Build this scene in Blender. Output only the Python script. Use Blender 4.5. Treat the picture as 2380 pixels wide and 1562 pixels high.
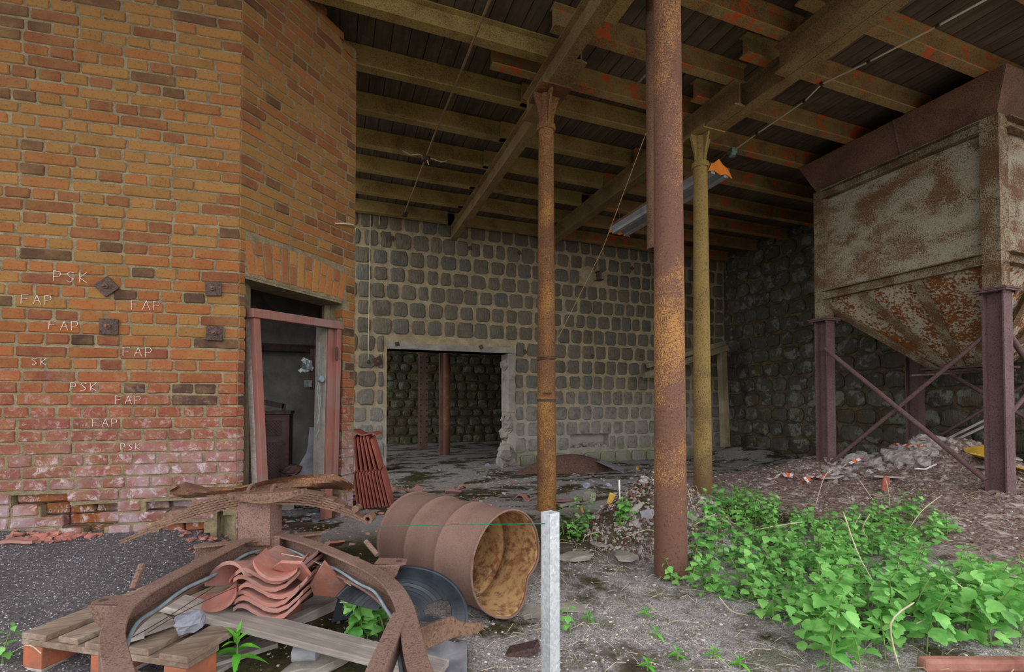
import bpy, math, random
from mathutils import Vector, Matrix, noise as mnoise
random.seed(7)
for o in list(bpy.data.objects):
    bpy.data.objects.remove(o)
scene = bpy.context.scene
COL = scene.collection

# ---------------------------------------------------------------- camera
F, CX, CYP = 1105.0, 1190.0, 917.0           # focal length and principal point in pixels of the 2380 x 1562 frame
PITCH = math.radians(1.2)
YAW = math.atan2(410.0, F)
CAMH = 1.05
cam_d = bpy.data.cameras.new('camera')
cam = bpy.data.objects.new('camera', cam_d)
COL.objects.link(cam)
cam_d.sensor_width = 36.0
cam_d.lens = F / 2380.0 * 36.0
cam_d.shift_y = (CYP - 781.0) / 2380.0
cam_d.clip_start = 0.05
cam_d.clip_end = 300
cam.location = (0, 0, CAMH)
cam.rotation_euler = (math.radians(90) + PITCH, 0, -YAW)
scene.camera = cam

# ---------------------------------------------------------------- sky, exposure
world = bpy.data.worlds.new('overcast')
scene.world = world
world.use_nodes = True
bg = world.node_tree.nodes['Background']
bg.inputs[0].default_value = (0.96, 0.965, 1.0, 1)
bg.inputs[1].default_value = 1.0
scene.view_settings.view_transform = 'Standard'
scene.view_settings.look = 'None'
scene.view_settings.gamma = 1.0
scene.view_settings.use_curve_mapping = False
scene.view_settings.exposure = 1.55
scene.cycles.max_bounces = 8
scene.cycles.diffuse_bounces = 6

# ---------------------------------------------------------------- pixel <-> place
FWD = Vector((math.sin(YAW), math.cos(YAW), 0))
RGT = Vector((math.cos(YAW), -math.sin(YAW), 0))
UP = Vector((0, 0, 1))
EYE = Vector((0, 0, CAMH))
def ray(px, py):
    a = (px - CX) / F; b = (CYP - py) / F
    return FWD * (math.cos(PITCH) - b * math.sin(PITCH)) + RGT * a + UP * (b * math.cos(PITCH) + math.sin(PITCH))
def PX(px, py, X): r = ray(px, py); return EYE + r * (X / r.x)
def PY(px, py, Y): r = ray(px, py); return EYE + r * (Y / r.y)
def PZ(px, py, z): r = ray(px, py); return EYE + r * ((z - CAMH) / r.z)
def PD(px, py, d): r = ray(px, py); return EYE + r * (d / r.dot(FWD))
def proj(p):
    d = Vector(p) - EYE
    f = d.dot(FWD); u = d.z
    zc = f * math.cos(PITCH) + u * math.sin(PITCH); yc = -f * math.sin(PITCH) + u * math.cos(PITCH)
    if zc < 0.05: return (-9999, -9999)
    return (CX + F * d.dot(RGT) / zc, CYP - F * yc / zc)
def S(r, g, b):
    f = lambda c: (c / 255 / 12.92) if c / 255 <= 0.04045 else ((c / 255 + 0.055) / 1.055) ** 2.4
    return (f(r), f(g), f(b), 1)
def lerp(a, b, t): return a + (b - a) * t
def sstep(a, b, x):
    t = max(0, min(1, (x - a) / (b - a))); return t * t * (3 - 2 * t)
def fbm(x, y, z=0, o=4): return mnoise.fractal(Vector((x, y, z)), 1.0, 2.0, o)

# ---------------------------------------------------------------- materials
class Mt:
    def __init__(s, name, rough=0.85, metal=0.0, spec=0.3):
        s.m = bpy.data.materials.new(name); s.m.use_nodes = True
        s.nt = s.m.node_tree; s.b = s.nt.nodes['Principled BSDF']
        s.b.inputs['Roughness'].default_value = rough; s.b.inputs['Metallic'].default_value = metal
        s.b.inputs['Specular IOR Level'].default_value = spec
        s._pos = None
    def N(s, t, **k):
        n = s.nt.nodes.new(t)
        for a, v in k.items(): setattr(n, a, v)
        return n
    def L(s, a, b): s.nt.links.new(a, b)
    def pos(s):
        if s._pos is None: s._pos = s.N('ShaderNodeNewGeometry').outputs['Position']
        return s._pos
    def vec(s, sc, rot=(0, 0, 0)):
        n = s.N('ShaderNodeMapping'); n.inputs['Scale'].default_value = sc; n.inputs['Rotation'].default_value = rot
        s.L(s.pos(), n.inputs[0]); return n.outputs[0]
    def xyz(s):
        n = s.N('ShaderNodeSeparateXYZ'); s.L(s.pos(), n.inputs[0]); return n.outputs
    def noise(s, scale, detail=4, rough=0.6, dist=0.0, vec=None):
        n = s.N('ShaderNodeTexNoise'); n.inputs['Scale'].default_value = scale; n.inputs['Detail'].default_value = detail
        n.inputs['Roughness'].default_value = rough; n.inputs['Distortion'].default_value = dist
        s.L(vec if vec is not None else s.pos(), n.inputs['Vector']); return n.outputs['Fac']
    def vor(s, scale, out='Distance', feature='F1', vec=None):
        n = s.N('ShaderNodeTexVoronoi', feature=feature); n.inputs['Scale'].default_value = scale
        s.L(vec if vec is not None else s.pos(), n.inputs['Vector']); return n.outputs[out]
    def set(s, sock, v):
        if hasattr(v, 'is_linked') or isinstance(v, bpy.types.NodeSocket): s.L(v, sock)
        else: sock.default_value = v
    def ramp(s, fac, stops, interp='LINEAR'):
        n = s.N('ShaderNodeValToRGB'); n.color_ramp.interpolation = interp
        e = n.color_ramp.elements
        while len(e) < len(stops): e.new(0.5)
        for i, (p, c) in enumerate(stops):
            e[i].position = p; e[i].color = c if len(c) == 4 else (*c, 1)
        s.L(fac, n.inputs[0]); return n.outputs[0]
    def mask(s, fac, a, b):
        n = s.N('ShaderNodeMapRange', interpolation_type='SMOOTHSTEP'); n.inputs[1].default_value = a; n.inputs[2].default_value = b
        s.L(fac, n.inputs[0]); return n.outputs[0]
    def mix(s, fac, a, b, mode='MIX'):
        n = s.N('ShaderNodeMix', data_type='RGBA', blend_type=mode)
        s.set(n.inputs[0], fac); s.set(n.inputs[6], a); s.set(n.inputs[7], b); return n.outputs[2]
    def math(s, op, a, b=0.0):
        n = s.N('ShaderNodeMath', operation=op); s.set(n.inputs[0], a); s.set(n.inputs[1], b); return n.outputs[0]
    def col(s, c): s.set(s.b.inputs['Base Color'], c); return s
    def bump(s, h, strength=0.4, dist=0.01):
        n = s.N('ShaderNodeBump'); n.inputs['Strength'].default_value = strength; n.inputs['Distance'].default_value = dist
        s.L(h, n.inputs['Height']); s.L(n.outputs[0], s.b.inputs['Normal']); return s
    def objcol(s): return s.N('ShaderNodeObjectInfo').outputs['Color']
    def objrnd(s): return s.N('ShaderNodeObjectInfo').outputs['Random']
    def attr(s, name): n = s.N('ShaderNodeAttribute', attribute_name=name); return n.outputs['Color']

MAT = {}
def mk_brick(name, src):
    m = Mt(name, 0.9, 0, 0.2)
    base = m.objcol() if src == 'obj' else m.attr('Col')
    n1 = m.noise(9, 5, 0.65); n2 = m.noise(70, 3, 0.6)
    c = m.mix(m.mask(n1, 0.35, 0.75), base, m.mix(0.45, base, S(150, 118, 70)))
    c = m.mix(m.math('MULTIPLY', m.mask(n2, 0.5, 0.75), 0.45), c, S(84, 56, 42))
    z = m.xyz()[2]
    # lime and salt bloom on the damp foot of the wall
    low = m.mask(z, 1.45, 0.45)
    salt = m.mask(m.noise(15, 6, 0.8, 0.5), 0.49, 0.66)
    c = m.mix(m.math('MULTIPLY', m.math('MULTIPLY', salt, low), 0.62), c, S(214, 204, 206))
    low2 = m.mask(z, 0.95, 0.4)
    c = m.mix(m.math('MULTIPLY', m.math('MULTIPLY', m.mask(m.noise(3.2, 4), 0.42, 0.6), low2), 0.5), c, S(172, 158, 164))
    drip = m.mask(m.noise(1.0, 3, 0.6, 0, m.vec((60, 60, 5))), 0.74, 0.80)
    c = m.mix(m.math('MULTIPLY', drip, 0.35), c, S(215, 210, 190))
    m.col(c); m.bump(m.math('ADD', n1, m.math('MULTIPLY', n2, 0.6)), 0.55, 0.008); return m.m
MAT['brick'] = mk_brick('brick_clay', 'obj')
MAT['brick_far'] = mk_brick('brick_clay_joined', 'att')
def simple(name, stops, scale=8, detail=6, rough=0.85, metal=0, bump=0.4, bdist=0.01, spec=0.3, vec=None, speck=None):
    m = Mt(name, rough, metal, spec)
    v = m.vec(vec) if vec else None
    n = m.noise(scale, detail, 0.65, 0.3, v)
    c = m.ramp(n, stops)
    if speck:
        sc, lo, hi, colr, amt = speck
        c = m.mix(m.math('MULTIPLY', m.mask(m.noise(sc, 2, 0.5), lo, hi), amt), c, colr)
    m.col(c); m.bump(m.noise(scale * 3, 4, 0.7, 0, v), bump, bdist); MAT[name] = m.m; return m
simple('mortar', [(0.3, S(114, 102, 78)), (0.7, S(160, 146, 114))], 14, 6, 0.95, 0, 0.9, 0.02, speck=(180, 0.55, 0.7, S(90, 82, 66), 0.6))
simple('damp_mortar', [(0.3, S(52, 50, 38)), (0.5, S(84, 74, 54)), (0.7, S(120, 106, 76))], 5, 6, 0.95, 0, 0.8, 0.03)
def mk_lime():
    m = Mt('lime_mortar', 0.95, 0, 0.2)
    n = m.noise(6, 6, 0.65, 0.3); z = m.xyz()[2]
    c = m.ramp(n, [(0.3, S(146, 132, 104)), (0.7, S(190, 174, 140))])
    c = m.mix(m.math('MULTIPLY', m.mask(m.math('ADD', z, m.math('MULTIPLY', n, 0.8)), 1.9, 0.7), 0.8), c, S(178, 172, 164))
    c = m.mix(m.math('MULTIPLY', m.math('MULTIPLY', m.mask(z, 0.35, 0.05), m.mask(m.noise(4, 5), 0.42, 0.58)), 0.6), c, S(140, 146, 100))
    c = m.mix(m.math('MULTIPLY', m.mask(m.noise(60, 2, 0.5), 0.6, 0.75), 0.5), c, S(100, 92, 76))
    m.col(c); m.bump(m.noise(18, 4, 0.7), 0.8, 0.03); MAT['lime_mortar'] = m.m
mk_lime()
def mk_stone(name, src, pal, moss):
    m = Mt(name, 0.62, 0, 0.4)
    base = m.objcol() if src == 'obj' else m.attr('Col')
    n1 = m.noise(7, 6, 0.7, 0.5); n2 = m.noise(40, 4, 0.6, 0, m.vec((1, 1, 0.25)))
    c = m.mix(m.mask(n1, 0.35, 0.7), base, pal[0])
    c = m.mix(m.math('MULTIPLY', m.mask(n2, 0.5, 0.7), 0.5), c, pal[1])
    z = m.xyz()[2]
    if moss:
        c = m.mix(m.math('MULTIPLY', m.mask(m.noise(4.5, 5, 0.7), 0.52, 0.6), 0.75), c, S(128, 130, 116))
        c = m.mix(m.math('MULTIPLY', m.mask(m.noise(2.6, 5, 0.7), 0.5, 0.62), 0.7), c, S(74, 66, 34))
    else:
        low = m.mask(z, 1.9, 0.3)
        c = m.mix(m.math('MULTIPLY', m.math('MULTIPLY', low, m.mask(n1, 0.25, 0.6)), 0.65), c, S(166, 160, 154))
        low = m.mask(z, 0.35, 0.0)
        c = m.mix(m.math('MULTIPLY', m.math('MULTIPLY', low, m.mask(m.noise(5, 5), 0.45, 0.6)), 0.6), c, S(130, 138, 84))
    m.col(c); m.bump(m.math('ADD', n1, n2), 0.8, 0.02); return m.m
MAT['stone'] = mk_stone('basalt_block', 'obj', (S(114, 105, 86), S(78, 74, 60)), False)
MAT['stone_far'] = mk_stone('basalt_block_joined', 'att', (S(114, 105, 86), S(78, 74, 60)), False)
MAT['mossy_stone'] = mk_stone('mossy_block', 'obj', (S(70, 66, 56), S(44, 42, 34)), True)
MAT['mossy_stone_far'] = mk_stone('mossy_block_joined', 'att', (S(70, 66, 56), S(44, 42, 34)), True)
def mk_rust(name, paint, rustc, dark, lo=0.42, hi=0.6, sp=120, rough=0.85, patch=2.5, primer=None, streak=None, bands=None, spots=0.7):
    m = Mt(name, rough, 0, 0.3)
    v = m.vec(streak) if streak else None
    sp1 = m.noise(sp, 3, 0.7, 0, None); big = m.noise(patch, 5, 0.65, 0.4, v)
    f = m.math('ADD', m.math('MULTIPLY', sp1, 0.55), m.math('MULTIPLY', big, 0.45))
    if bands:                                      # how far the paint has worn off at each height
        g = m.ramp(m.math('MULTIPLY', m.math('ADD', m.xyz()[2], m.math('MULTIPLY', m.noise(1.2, 3), 0.7)), 0.2), [((z + 0.35) * 0.2, (v, v, v)) for z, v in bands])
        f = m.math('ADD', f, m.math('SUBTRACT', g, 0.5))
    c = m.mix(m.mask(f, lo, hi), paint, rustc)
    c = m.mix(m.math('MULTIPLY', m.mask(m.noise(sp * 0.5, 4, 0.7), 0.5, 0.68), spots), c, dark)
    if primer: c = m.mix(m.mask(m.noise(4.5, 6, 0.75, 0.8), primer[1], primer[1] + 0.03), c, primer[0])
    m.col(c); m.bump(sp1, 0.35, 0.004); MAT[name] = m.m; return m.m
mk_rust('rust_column', S(176, 128, 66), S(108, 76, 62), S(70, 50, 46), 0.42, 0.54, 130, patch=2.4, streak=(1, 1, 0.8), bands=[(0.1, 0.64), (0.45, 0.60), (0.7, 0.52), (1.6, 0.52), (1.9, 0.58), (2.5, 0.585), (3.0, 0.52), (4.0, 0.50)])
mk_rust('rust_column_left', S(158, 114, 56), S(104, 72, 50), S(66, 46, 38), 0.41, 0.54, 120, patch=2.4, streak=(1, 1, 0.8))
mk_rust('rust_column_yellow', S(146, 124, 70), S(108, 84, 54), S(66, 50, 40), 0.46, 0.58, 120, patch=2.2, streak=(1, 1, 0.8), bands=[(0.1, 0.66), (0.4, 0.60), (0.7, 0.5), (1.6, 0.52), (2.4, 0.46), (4.0, 0.42)])
mk_rust('rust_joist', S(166, 146, 88), S(122, 94, 54), S(78, 56, 38), 0.44, 0.62, 150, patch=3, spots=0.5)
mk_rust('rust_joist_primer', S(160, 140, 90), S(118, 90, 56), S(76, 56, 40), 0.44, 0.62, 150, patch=3, primer=(S(206, 98, 46), 0.55), spots=0.5)
mk_rust('rust_girder', S(146, 126, 82), S(104, 78, 52), S(66, 48, 36), 0.42, 0.6, 150, patch=2, spots=0.5)
mk_rust('rust_dark', S(112, 90, 88), S(92, 70, 68), S(66, 52, 50), 0.4, 0.6, 90)
mk_rust('rust_hood', S(124, 92, 70), S(80, 58, 46), S(58, 42, 36), 0.44, 0.58, 160, patch=1.4)
mk_rust('rust_machine', S(136, 110, 99), S(108, 81, 69), S(78, 55, 44), 0.40, 0.62, 170)
mk_rust('rust_spring', S(130, 102, 82), S(100, 76, 63), S(70, 52, 43), 0.42, 0.62, 120, patch=5)
mk_rust('rust_sheet', S(162, 112, 66), S(104, 76, 60), S(70, 50, 42), 0.36, 0.52, 110, patch=6)
mk_rust('rust_drum', S(138, 110, 98), S(112, 86, 76), S(96, 72, 62), 0.40, 0.64, 380, patch=2)
mk_rust('rust_drum_inside', S(186, 150, 104), S(146, 98, 64), S(98, 64, 48), 0.44, 0.60, 20, patch=4)
mk_rust('rust_nail', S(96, 76, 68), S(68, 52, 48), S(46, 36, 34), 0.4, 0.6, 90)
mk_rust('hopper_paint', S(158, 152, 132), S(102, 71, 42), S(84, 60, 40), 0.455, 0.55, 120, patch=2.2, streak=(1, 1.0, 1.6))
mk_rust('hopper_rail', S(146, 138, 114), S(96, 70, 44), S(68, 48, 32), 0.42, 0.52, 110, patch=4)
mk_rust('funnel_paint', S(172, 164, 144), S(122, 76, 38), S(90, 54, 28), 0.48, 0.51, 34, patch=3.2)
def mk_wood(name, c1, c2, c3, dirv, rough=0.85, bump=0.5):
    m = Mt(name, rough, 0, 0.2)
    oc = m.N('ShaderNodeTexCoord').outputs['Object']
    mp = m.N('ShaderNodeMapping'); mp.inputs['Scale'].default_value = dirv; m.L(oc, mp.inputs[0])
    g = m.noise(1, 6, 0.7, 0.6, mp.outputs[0]); b = m.noise(3, 4, 0.6)
    c = m.mix(m.mask(g, 0.35, 0.65), c1, c2)
    c = m.mix(m.math('MULTIPLY', m.mask(b, 0.45, 0.65), 0.6), c, c3)
    r = m.objrnd(); c = m.mix(m.math('MULTIPLY', r, 0.35), c, c3)
    m.col(c); m.bump(g, bump, 0.006); MAT[name] = m.m
mk_wood('roof_plank', S(118, 104, 86), S(88, 77, 64), S(70, 63, 56), (12, 0.8, 12))
mk_wood('grey_plank', S(196, 186, 178), S(152, 142, 134), S(126, 116, 108), (2.5, 40, 40))
mk_wood('pallet_wood', S(176, 160, 144), S(132, 116, 102), S(112, 88, 68), (2.5, 40, 40))
mk_wood('red_frame', S(160, 92, 76), S(126, 84, 74), S(134, 118, 112), (30, 30, 1.6))
mk_wood('pale_beam', S(168, 156, 124), S(140, 128, 100), S(112, 102, 80), (3, 3, 3))
simple('orange_block', [(0.3, S(116, 88, 72)), (0.7, S(186, 104, 70))], 9, 6, 0.85)
simple('terracotta', [(0.25, S(142, 102, 93)), (0.5, S(178, 118, 103)), (0.75, S(200, 130, 108))], 7, 5, 0.9, 0, 0.3, 0.004, speck=(30, 0.5, 0.7, S(168, 148, 140), 0.5))
simple('terracotta_grey', [(0.3, S(138, 112, 106)), (0.7, S(186, 126, 110))], 7, 5, 0.9, 0, 0.3, 0.004, speck=(40, 0.5, 0.7, S(150, 138, 132), 0.5))
simple('terracotta_red', [(0.3, S(128, 72, 62)), (0.7, S(168, 94, 78))], 5, 5, 0.85, 0, 0.3, 0.004)
simple('black_plastic', [(0.35, S(22, 26, 31)), (0.7, S(58, 66, 74))], 5, 5, 0.45, 0, 0.2, 0.004, 0.5)
simple('grey_plastic', [(0.35, S(120, 120, 128)), (0.7, S(170, 168, 174))], 5, 5, 0.6, 0, 0.2, 0.004, 0.5)
simple('cable_grey', [(0.3, S(112, 128, 134)), (0.7, S(146, 162, 168))], 20, 3, 0.5)
simple('plaster', [(0.3, S(112, 110, 106)), (0.5, S(150, 148, 140)), (0.7, S(186, 182, 172))], 2.4, 6, 0.95, 0, 0.5, 0.02)
simple('concrete', [(0.3, S(128, 122, 112)), (0.7, S(170, 164, 152))], 5, 6, 0.9, 0, 0.5, 0.015)
simple('rock_grey', [(0.3, S(110, 112, 122)), (0.7, S(168, 172, 182))], 12, 6, 0.85, 0, 0.5, 0.01)
simple('rubble_lump', [(0.3, S(140, 128, 122)), (0.7, S(208, 198, 192))], 16, 6, 0.95, 0, 0.9, 0.02)
simple('straw', [(0.3, S(190, 172, 140)), (0.7, S(214, 200, 172))], 20, 3, 0.9)
simple('white_tape', [(0.4, S(214, 214, 218)), (0.6, S(236, 236, 238))], 8, 3, 0.5)
simple('orange_tape', [(0.4, S(206, 92, 50)), (0.6, S(222, 112, 62))], 8, 3, 0.5)
simple('yellow_board', [(0.3, S(176, 142, 62)), (0.7, S(220, 180, 76))], 6, 4, 0.8)
simple('dark_metal', [(0.3, S(58, 44, 42)), (0.7, S(96, 74, 68))], 20, 5, 0.6)
simple('chalk', [(0.3, S(206, 188, 180)), (0.7, S(240, 230, 224))], 90, 2, 0.95)
simple('lamp_grey', [(0.3, S(124, 126, 128)), (0.7, S(158, 160, 162))], 6, 3, 0.5)
simple('lamp_orange', [(0.3, S(206, 112, 30)), (0.7, S(232, 140, 50))], 9, 3, 0.6)
simple('cream_pipe', [(0.3, S(188, 182, 150)), (0.7, S(216, 210, 180))], 9, 3, 0.5)
simple('rope', [(0.3, S(120, 96, 66)), (0.7, S(160, 134, 96))], 40, 3, 0.9)
simple('green_cord', [(0.3, S(20, 110, 92)), (0.7, S(36, 140, 116))], 40, 2, 0.6)
simple('green_box', [(0.3, S(96, 130, 116)), (0.7, S(136, 168, 150))], 30, 2, 0.6)
simple('cabinet_brown', [(0.3, S(70, 54, 50)), (0.7, S(112, 88, 82))], 6, 5, 0.7)
simple('red_curb', [(0.3, S(120, 76, 64)), (0.7, S(170, 122, 106))], 6, 6, 0.9, 0, 0.5, 0.01)
simple('brown_soil', [(0.3, S(84, 62, 52)), (0.7, S(126, 96, 82))], 30, 5, 0.95, 0, 0.7, 0.01, speck=(90, 0.66, 0.72, S(200, 180, 170), 0.8))
simple('bright_metal', [(0.3, S(110, 116, 116)), (0.7, S(190, 196, 196))], 30, 3, 0.4, 0.3)
def mk_galv():
    m = Mt('galvanised', 0.42, 0.55, 0.5)
    v = m.vor(110, 'Color'); sep = m.N('ShaderNodeSeparateColor'); m.L(v, sep.inputs[0])
    c = m.mix(sep.outputs[0], S(196, 202, 206), S(228, 232, 234)); 
    c = m.mix(m.mask(m.noise(60, 3), 0.62, 0.68), c, S(246, 248, 250))
    m.col(c); MAT['galvanised'] = m.m
mk_galv()
def mk_leaf(name, c1, c2, c3):
    m = Mt(name, 0.55, 0, 0.35)
    r = m.objrnd(); n = m.noise(14, 3)
    c = m.mix(r, c1, c2); c = m.mix(m.mask(n, 0.4, 0.7), c, c3)
    m.col(c)
    m.b.inputs['Transmission Weight'].default_value = 0.0
    t = m.N('ShaderNodeBsdfTranslucent'); m.set(t.inputs[0], c)
    a = m.N('ShaderNodeMixShader'); a.inputs[0].default_value = 0.25
    out = m.nt.nodes['Material Output']
    m.L(m.b.outputs[0], a.inputs[1]); m.L(t.outputs[0], a.inputs[2]); m.L(a.outputs[0], out.inputs[0])
    MAT[name] = m.m
mk_leaf('nettle_leaf', S(128, 194, 98), S(84, 152, 66), S(150, 206, 112))
mk_leaf('weed_leaf', S(104, 196, 60), S(82, 172, 48), S(140, 214, 84))
simple('stem_green', [(0.3, S(96, 124, 60)), (0.7, S(128, 150, 84))], 20, 2, 0.8)
def mk_ground():
    m = Mt('ground_soil', 0.95, 0, 0.2)
    X, Y, Z = m.xyz()
    n = m.noise(1.1, 6, 0.7, 0.3); n2 = m.noise(9, 6, 0.75); fine = m.noise(60, 5, 0.75)
    dirt = m.mix(m.mask(n2, 0.35, 0.7), S(72, 62, 48), S(112, 100, 84))
    moss = m.mix(m.mask(fine, 0.3, 0.7), S(44, 42, 22), S(78, 76, 36))
    c = m.mix(m.mask(m.noise(1.9, 6, 0.72), 0.43, 0.53), dirt, moss)
    # worn concrete showing through in the hall
    slab = m.mask(m.noise(0.9, 7, 0.78, 0.4, m.vec((1.4, 2.2, 1))), 0.455, 0.50)
    inside = m.mask(Y, 3.4, 4.2)
    conc = m.mix(m.mask(fine, 0.3, 0.7), S(138, 134, 130), S(180, 176, 172))
    c = m.mix(m.math('MULTIPLY', slab, inside), c, conc)
    # pale fibrous crumbs over the yard
    yard = m.math('MULTIPLY', m.mask(X, 0.0, 0.7), m.mask(Y, 3.3, 2.4))
    crumbs = m.mix(m.mask(m.noise(170, 4, 0.85), 0.38, 0.66), S(104, 96, 93), S(238, 232, 230))
    crumbs = m.mix(m.math('MULTIPLY', m.mask(m.noise(14, 5, 0.75), 0.46, 0.64), 0.5), crumbs, S(112, 99, 92))
    crumbs = m.mix(m.math('MULTIPLY', m.mask(m.noise(4.2, 7, 0.8), 0.50, 0.60), 0.62), crumbs, S(92, 98, 50))
    c = m.mix(m.math('MULTIPLY', yard, m.mask(m.noise(2.2, 6, 0.7), 0.36, 0.50)), c, crumbs)
    # brown fibrous earth round the hopper
    east = m.mask(m.math('ADD', X, m.math('MULTIPLY', n, 1.2)), 4.2, 5.2)
    bare = m.mix(m.mask(m.noise(38, 5, 0.8), 0.4, 0.62), S(98, 76, 68), S(170, 148, 138))
    bare = m.mix(m.mask(m.noise(7, 5, 0.7), 0.52, 0.66), bare, S(206, 192, 184))
    c = m.mix(m.math('MULTIPLY', east, m.mask(Y, 5.6, 5.0)), c, bare)
    # dark grit heaped against the brick wall
    grit_m = m.math('MULTIPLY', m.mask(m.math('ADD', X, m.math('MULTIPLY', n2, 0.4)), -0.15, -0.5), m.mask(m.math('SUBTRACT', m.math('ADD', Y, m.math('MULTIPLY', n2, 0.3)), X), 2.55, 2.8))
    g = m.vor(240, 'Color'); sp = m.N('ShaderNodeSeparateColor'); m.L(g, sp.inputs[0])
    grit = m.mix(m.mask(fine, 0.35, 0.7), S(80, 76, 76), S(122, 116, 118))
    grit = m.mix(m.mask(sp.outputs[0], 0.955, 0.985), grit, S(240, 240, 246))
    c = m.mix(grit_m, c, grit)
    m.col(c); m.bump(m.math('ADD', n2, m.math('MULTIPLY', fine, 0.7)), 0.8, 0.03); MAT['ground'] = m.m
mk_ground()
# ---------------------------------------------------------------- mesh building
V3 = Vector
class MB:
    def __init__(s): s.v = []; s.f = []
    def add(s, vs, fs):
        k = len(s.v); s.v += [tuple(v) for v in vs]; s.f += [tuple(i + k for i in f) for f in fs]; return s
    def hexa(s, c):
        return s.add(c, [(0, 3, 2, 1), (4, 5, 6, 7), (0, 1, 5, 4), (1, 2, 6, 5), (2, 3, 7, 6), (3, 0, 4, 7)])
    def box(s, c, d, R=None):
        c = V3(c); h = [x / 2 for x in d]; R = R or Matrix.Identity(3)
        return s.hexa([c + R @ V3((sx * h[0], sy * h[1], sz * h[2])) for sz in (-1, 1) for sx, sy in ((-1, -1), (1, -1), (1, 1), (-1, 1))])
    def bar(s, p0, p1, w, h, up=UP):
        p0, p1 = V3(p0), V3(p1); d = (p1 - p0).normalized(); up = V3(up)
        if abs(d.dot(up)) > 0.98: up = V3((0, 1, 0))
        a = d.cross(up).normalized(); b = a.cross(d).normalized()
        o = [(-w / 2, -h / 2), (w / 2, -h / 2), (w / 2, h / 2), (-w / 2, h / 2)]
        return s.hexa([p0 + a * x + b * y for x, y in o] + [p1 + a * x + b * y for x, y in o])
    def sweep(s, prof, pts, up=UP, cap=True, closed=True):
        pts = [V3(p) for p in pts]; n = len(pts); m = len(prof); rings = []
        for i, p in enumerate(pts):
            d = (pts[min(i + 1, n - 1)] - pts[max(i - 1, 0)]).normalized()
            u = V3(up)
            if abs(d.dot(u)) > 0.98: u = V3((0, 1, 0))
            a = d.cross(u).normalized(); b = a.cross(d).normalized()
            k = 1.0
            if 0 < i < n - 1:
                d1 = (pts[i] - pts[i - 1]).normalized(); k = 1 / max(0.5, abs(d.dot(d1)))
            rings += [p + a * x * k + b * y for x, y in prof]
        fs = []
        for i in range(n - 1):
            for j in range(m if closed else m - 1):
                q = (j + 1) % m
                fs.append((i * m + j, i * m + q, (i + 1) * m + q, (i + 1) * m + j))
        if cap and closed: fs += [tuple(reversed(range(m))), tuple(range((n - 1) * m, n * m))]
        return s.add(rings, fs)
    def tube(s, pts, r, n=8, cap=True):
        rs = r if isinstance(r, (list, tuple)) else [r] * len(pts)
        pts = [V3(p) for p in pts]; rings = []; pa = None
        for i, p in enumerate(pts):
            d = (pts[min(i + 1, len(pts) - 1)] - pts[max(i - 1, 0)]).normalized()
            u = UP if abs(d.z) < 0.95 else V3((0, 1, 0))
            a = d.cross(u).normalized(); b = a.cross(d).normalized()
            if pa is not None and a.dot(pa) < 0: a, b = -a, -b
            pa = a
            rings += [p + (a * math.cos(t) + b * math.sin(t)) * rs[i] for t in [2 * math.pi * k / n for k in range(n)]]
        fs = [(i * n + j, i * n + (j + 1) % n, (i + 1) * n + (j + 1) % n, (i + 1) * n + j) for i in range(len(pts) - 1) for j in range(n)]
        if cap: fs += [tuple(reversed(range(n))), tuple(range((len(pts) - 1) * n, len(pts) * n))]
        return s.add(rings, fs)
    def lathe(s, prof, o, ax, n=24, cap=False, wob=None):
        o, ax = V3(o), V3(ax).normalized(); u = UP if abs(ax.z) < 0.9 else V3((1, 0, 0))
        a = ax.cross(u).normalized(); b = a.cross(ax).normalized(); vs = []
        for r, t in prof:
            for k in range(n):
                th = 2 * math.pi * k / n; rr, tt = (r, t) if not wob else wob(r, t, th)
                vs.append(o + ax * tt + (a * math.cos(th) + b * math.sin(th)) * rr)
        m = len(prof)
        fs = [(i * n + j, i * n + (j + 1) % n, (i + 1) * n + (j + 1) % n, (i + 1) * n + j) for i in range(m - 1) for j in range(n)]
        if cap: fs += [tuple(reversed(range(n))), tuple(range((m - 1) * n, m * n))]
        return s.add(vs, fs)
    def prism(s, poly, vec):
        n = len(poly); vec = V3(vec); p = [V3(x) for x in poly]
        return s.add(p + [x + vec for x in p], [tuple(range(n)), tuple(reversed(range(n, 2 * n)))] + [(i, n + i, n + (i + 1) % n, (i + 1) % n) for i in range(n)])
    def grid(s, fn, nu, nv):
        vs = [fn(i / nu, j / nv) for j in range(nv + 1) for i in range(nu + 1)]
        return s.add(vs, [(j * (nu + 1) + i, j * (nu + 1) + i + 1, (j + 1) * (nu + 1) + i + 1, (j + 1) * (nu + 1) + i) for j in range(nv) for i in range(nu)])
    def slab(s, fn, nu, nv, off):
        off = V3(off); k = (nu + 1) * (nv + 1)
        vs = [V3(fn(i / nu, j / nv)) for j in range(nv + 1) for i in range(nu + 1)]
        q = [(j * (nu + 1) + i, j * (nu + 1) + i + 1, (j + 1) * (nu + 1) + i + 1, (j + 1) * (nu + 1) + i) for j in range(nv) for i in range(nu)]
        fs = q + [tuple(reversed([x + k for x in f])) for f in q]
        rim = [i for i in range(nu + 1)] + [j * (nu + 1) + nu for j in range(1, nv + 1)] + [nv * (nu + 1) + i for i in range(nu - 1, -1, -1)] + [j * (nu + 1) for j in range(nv - 1, 0, -1)]
        fs += [(rim[i], rim[i] + k, rim[(i + 1) % len(rim)] + k, rim[(i + 1) % len(rim)]) for i in range(len(rim))]
        return s.add(vs + [v + off for v in vs], fs)
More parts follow.
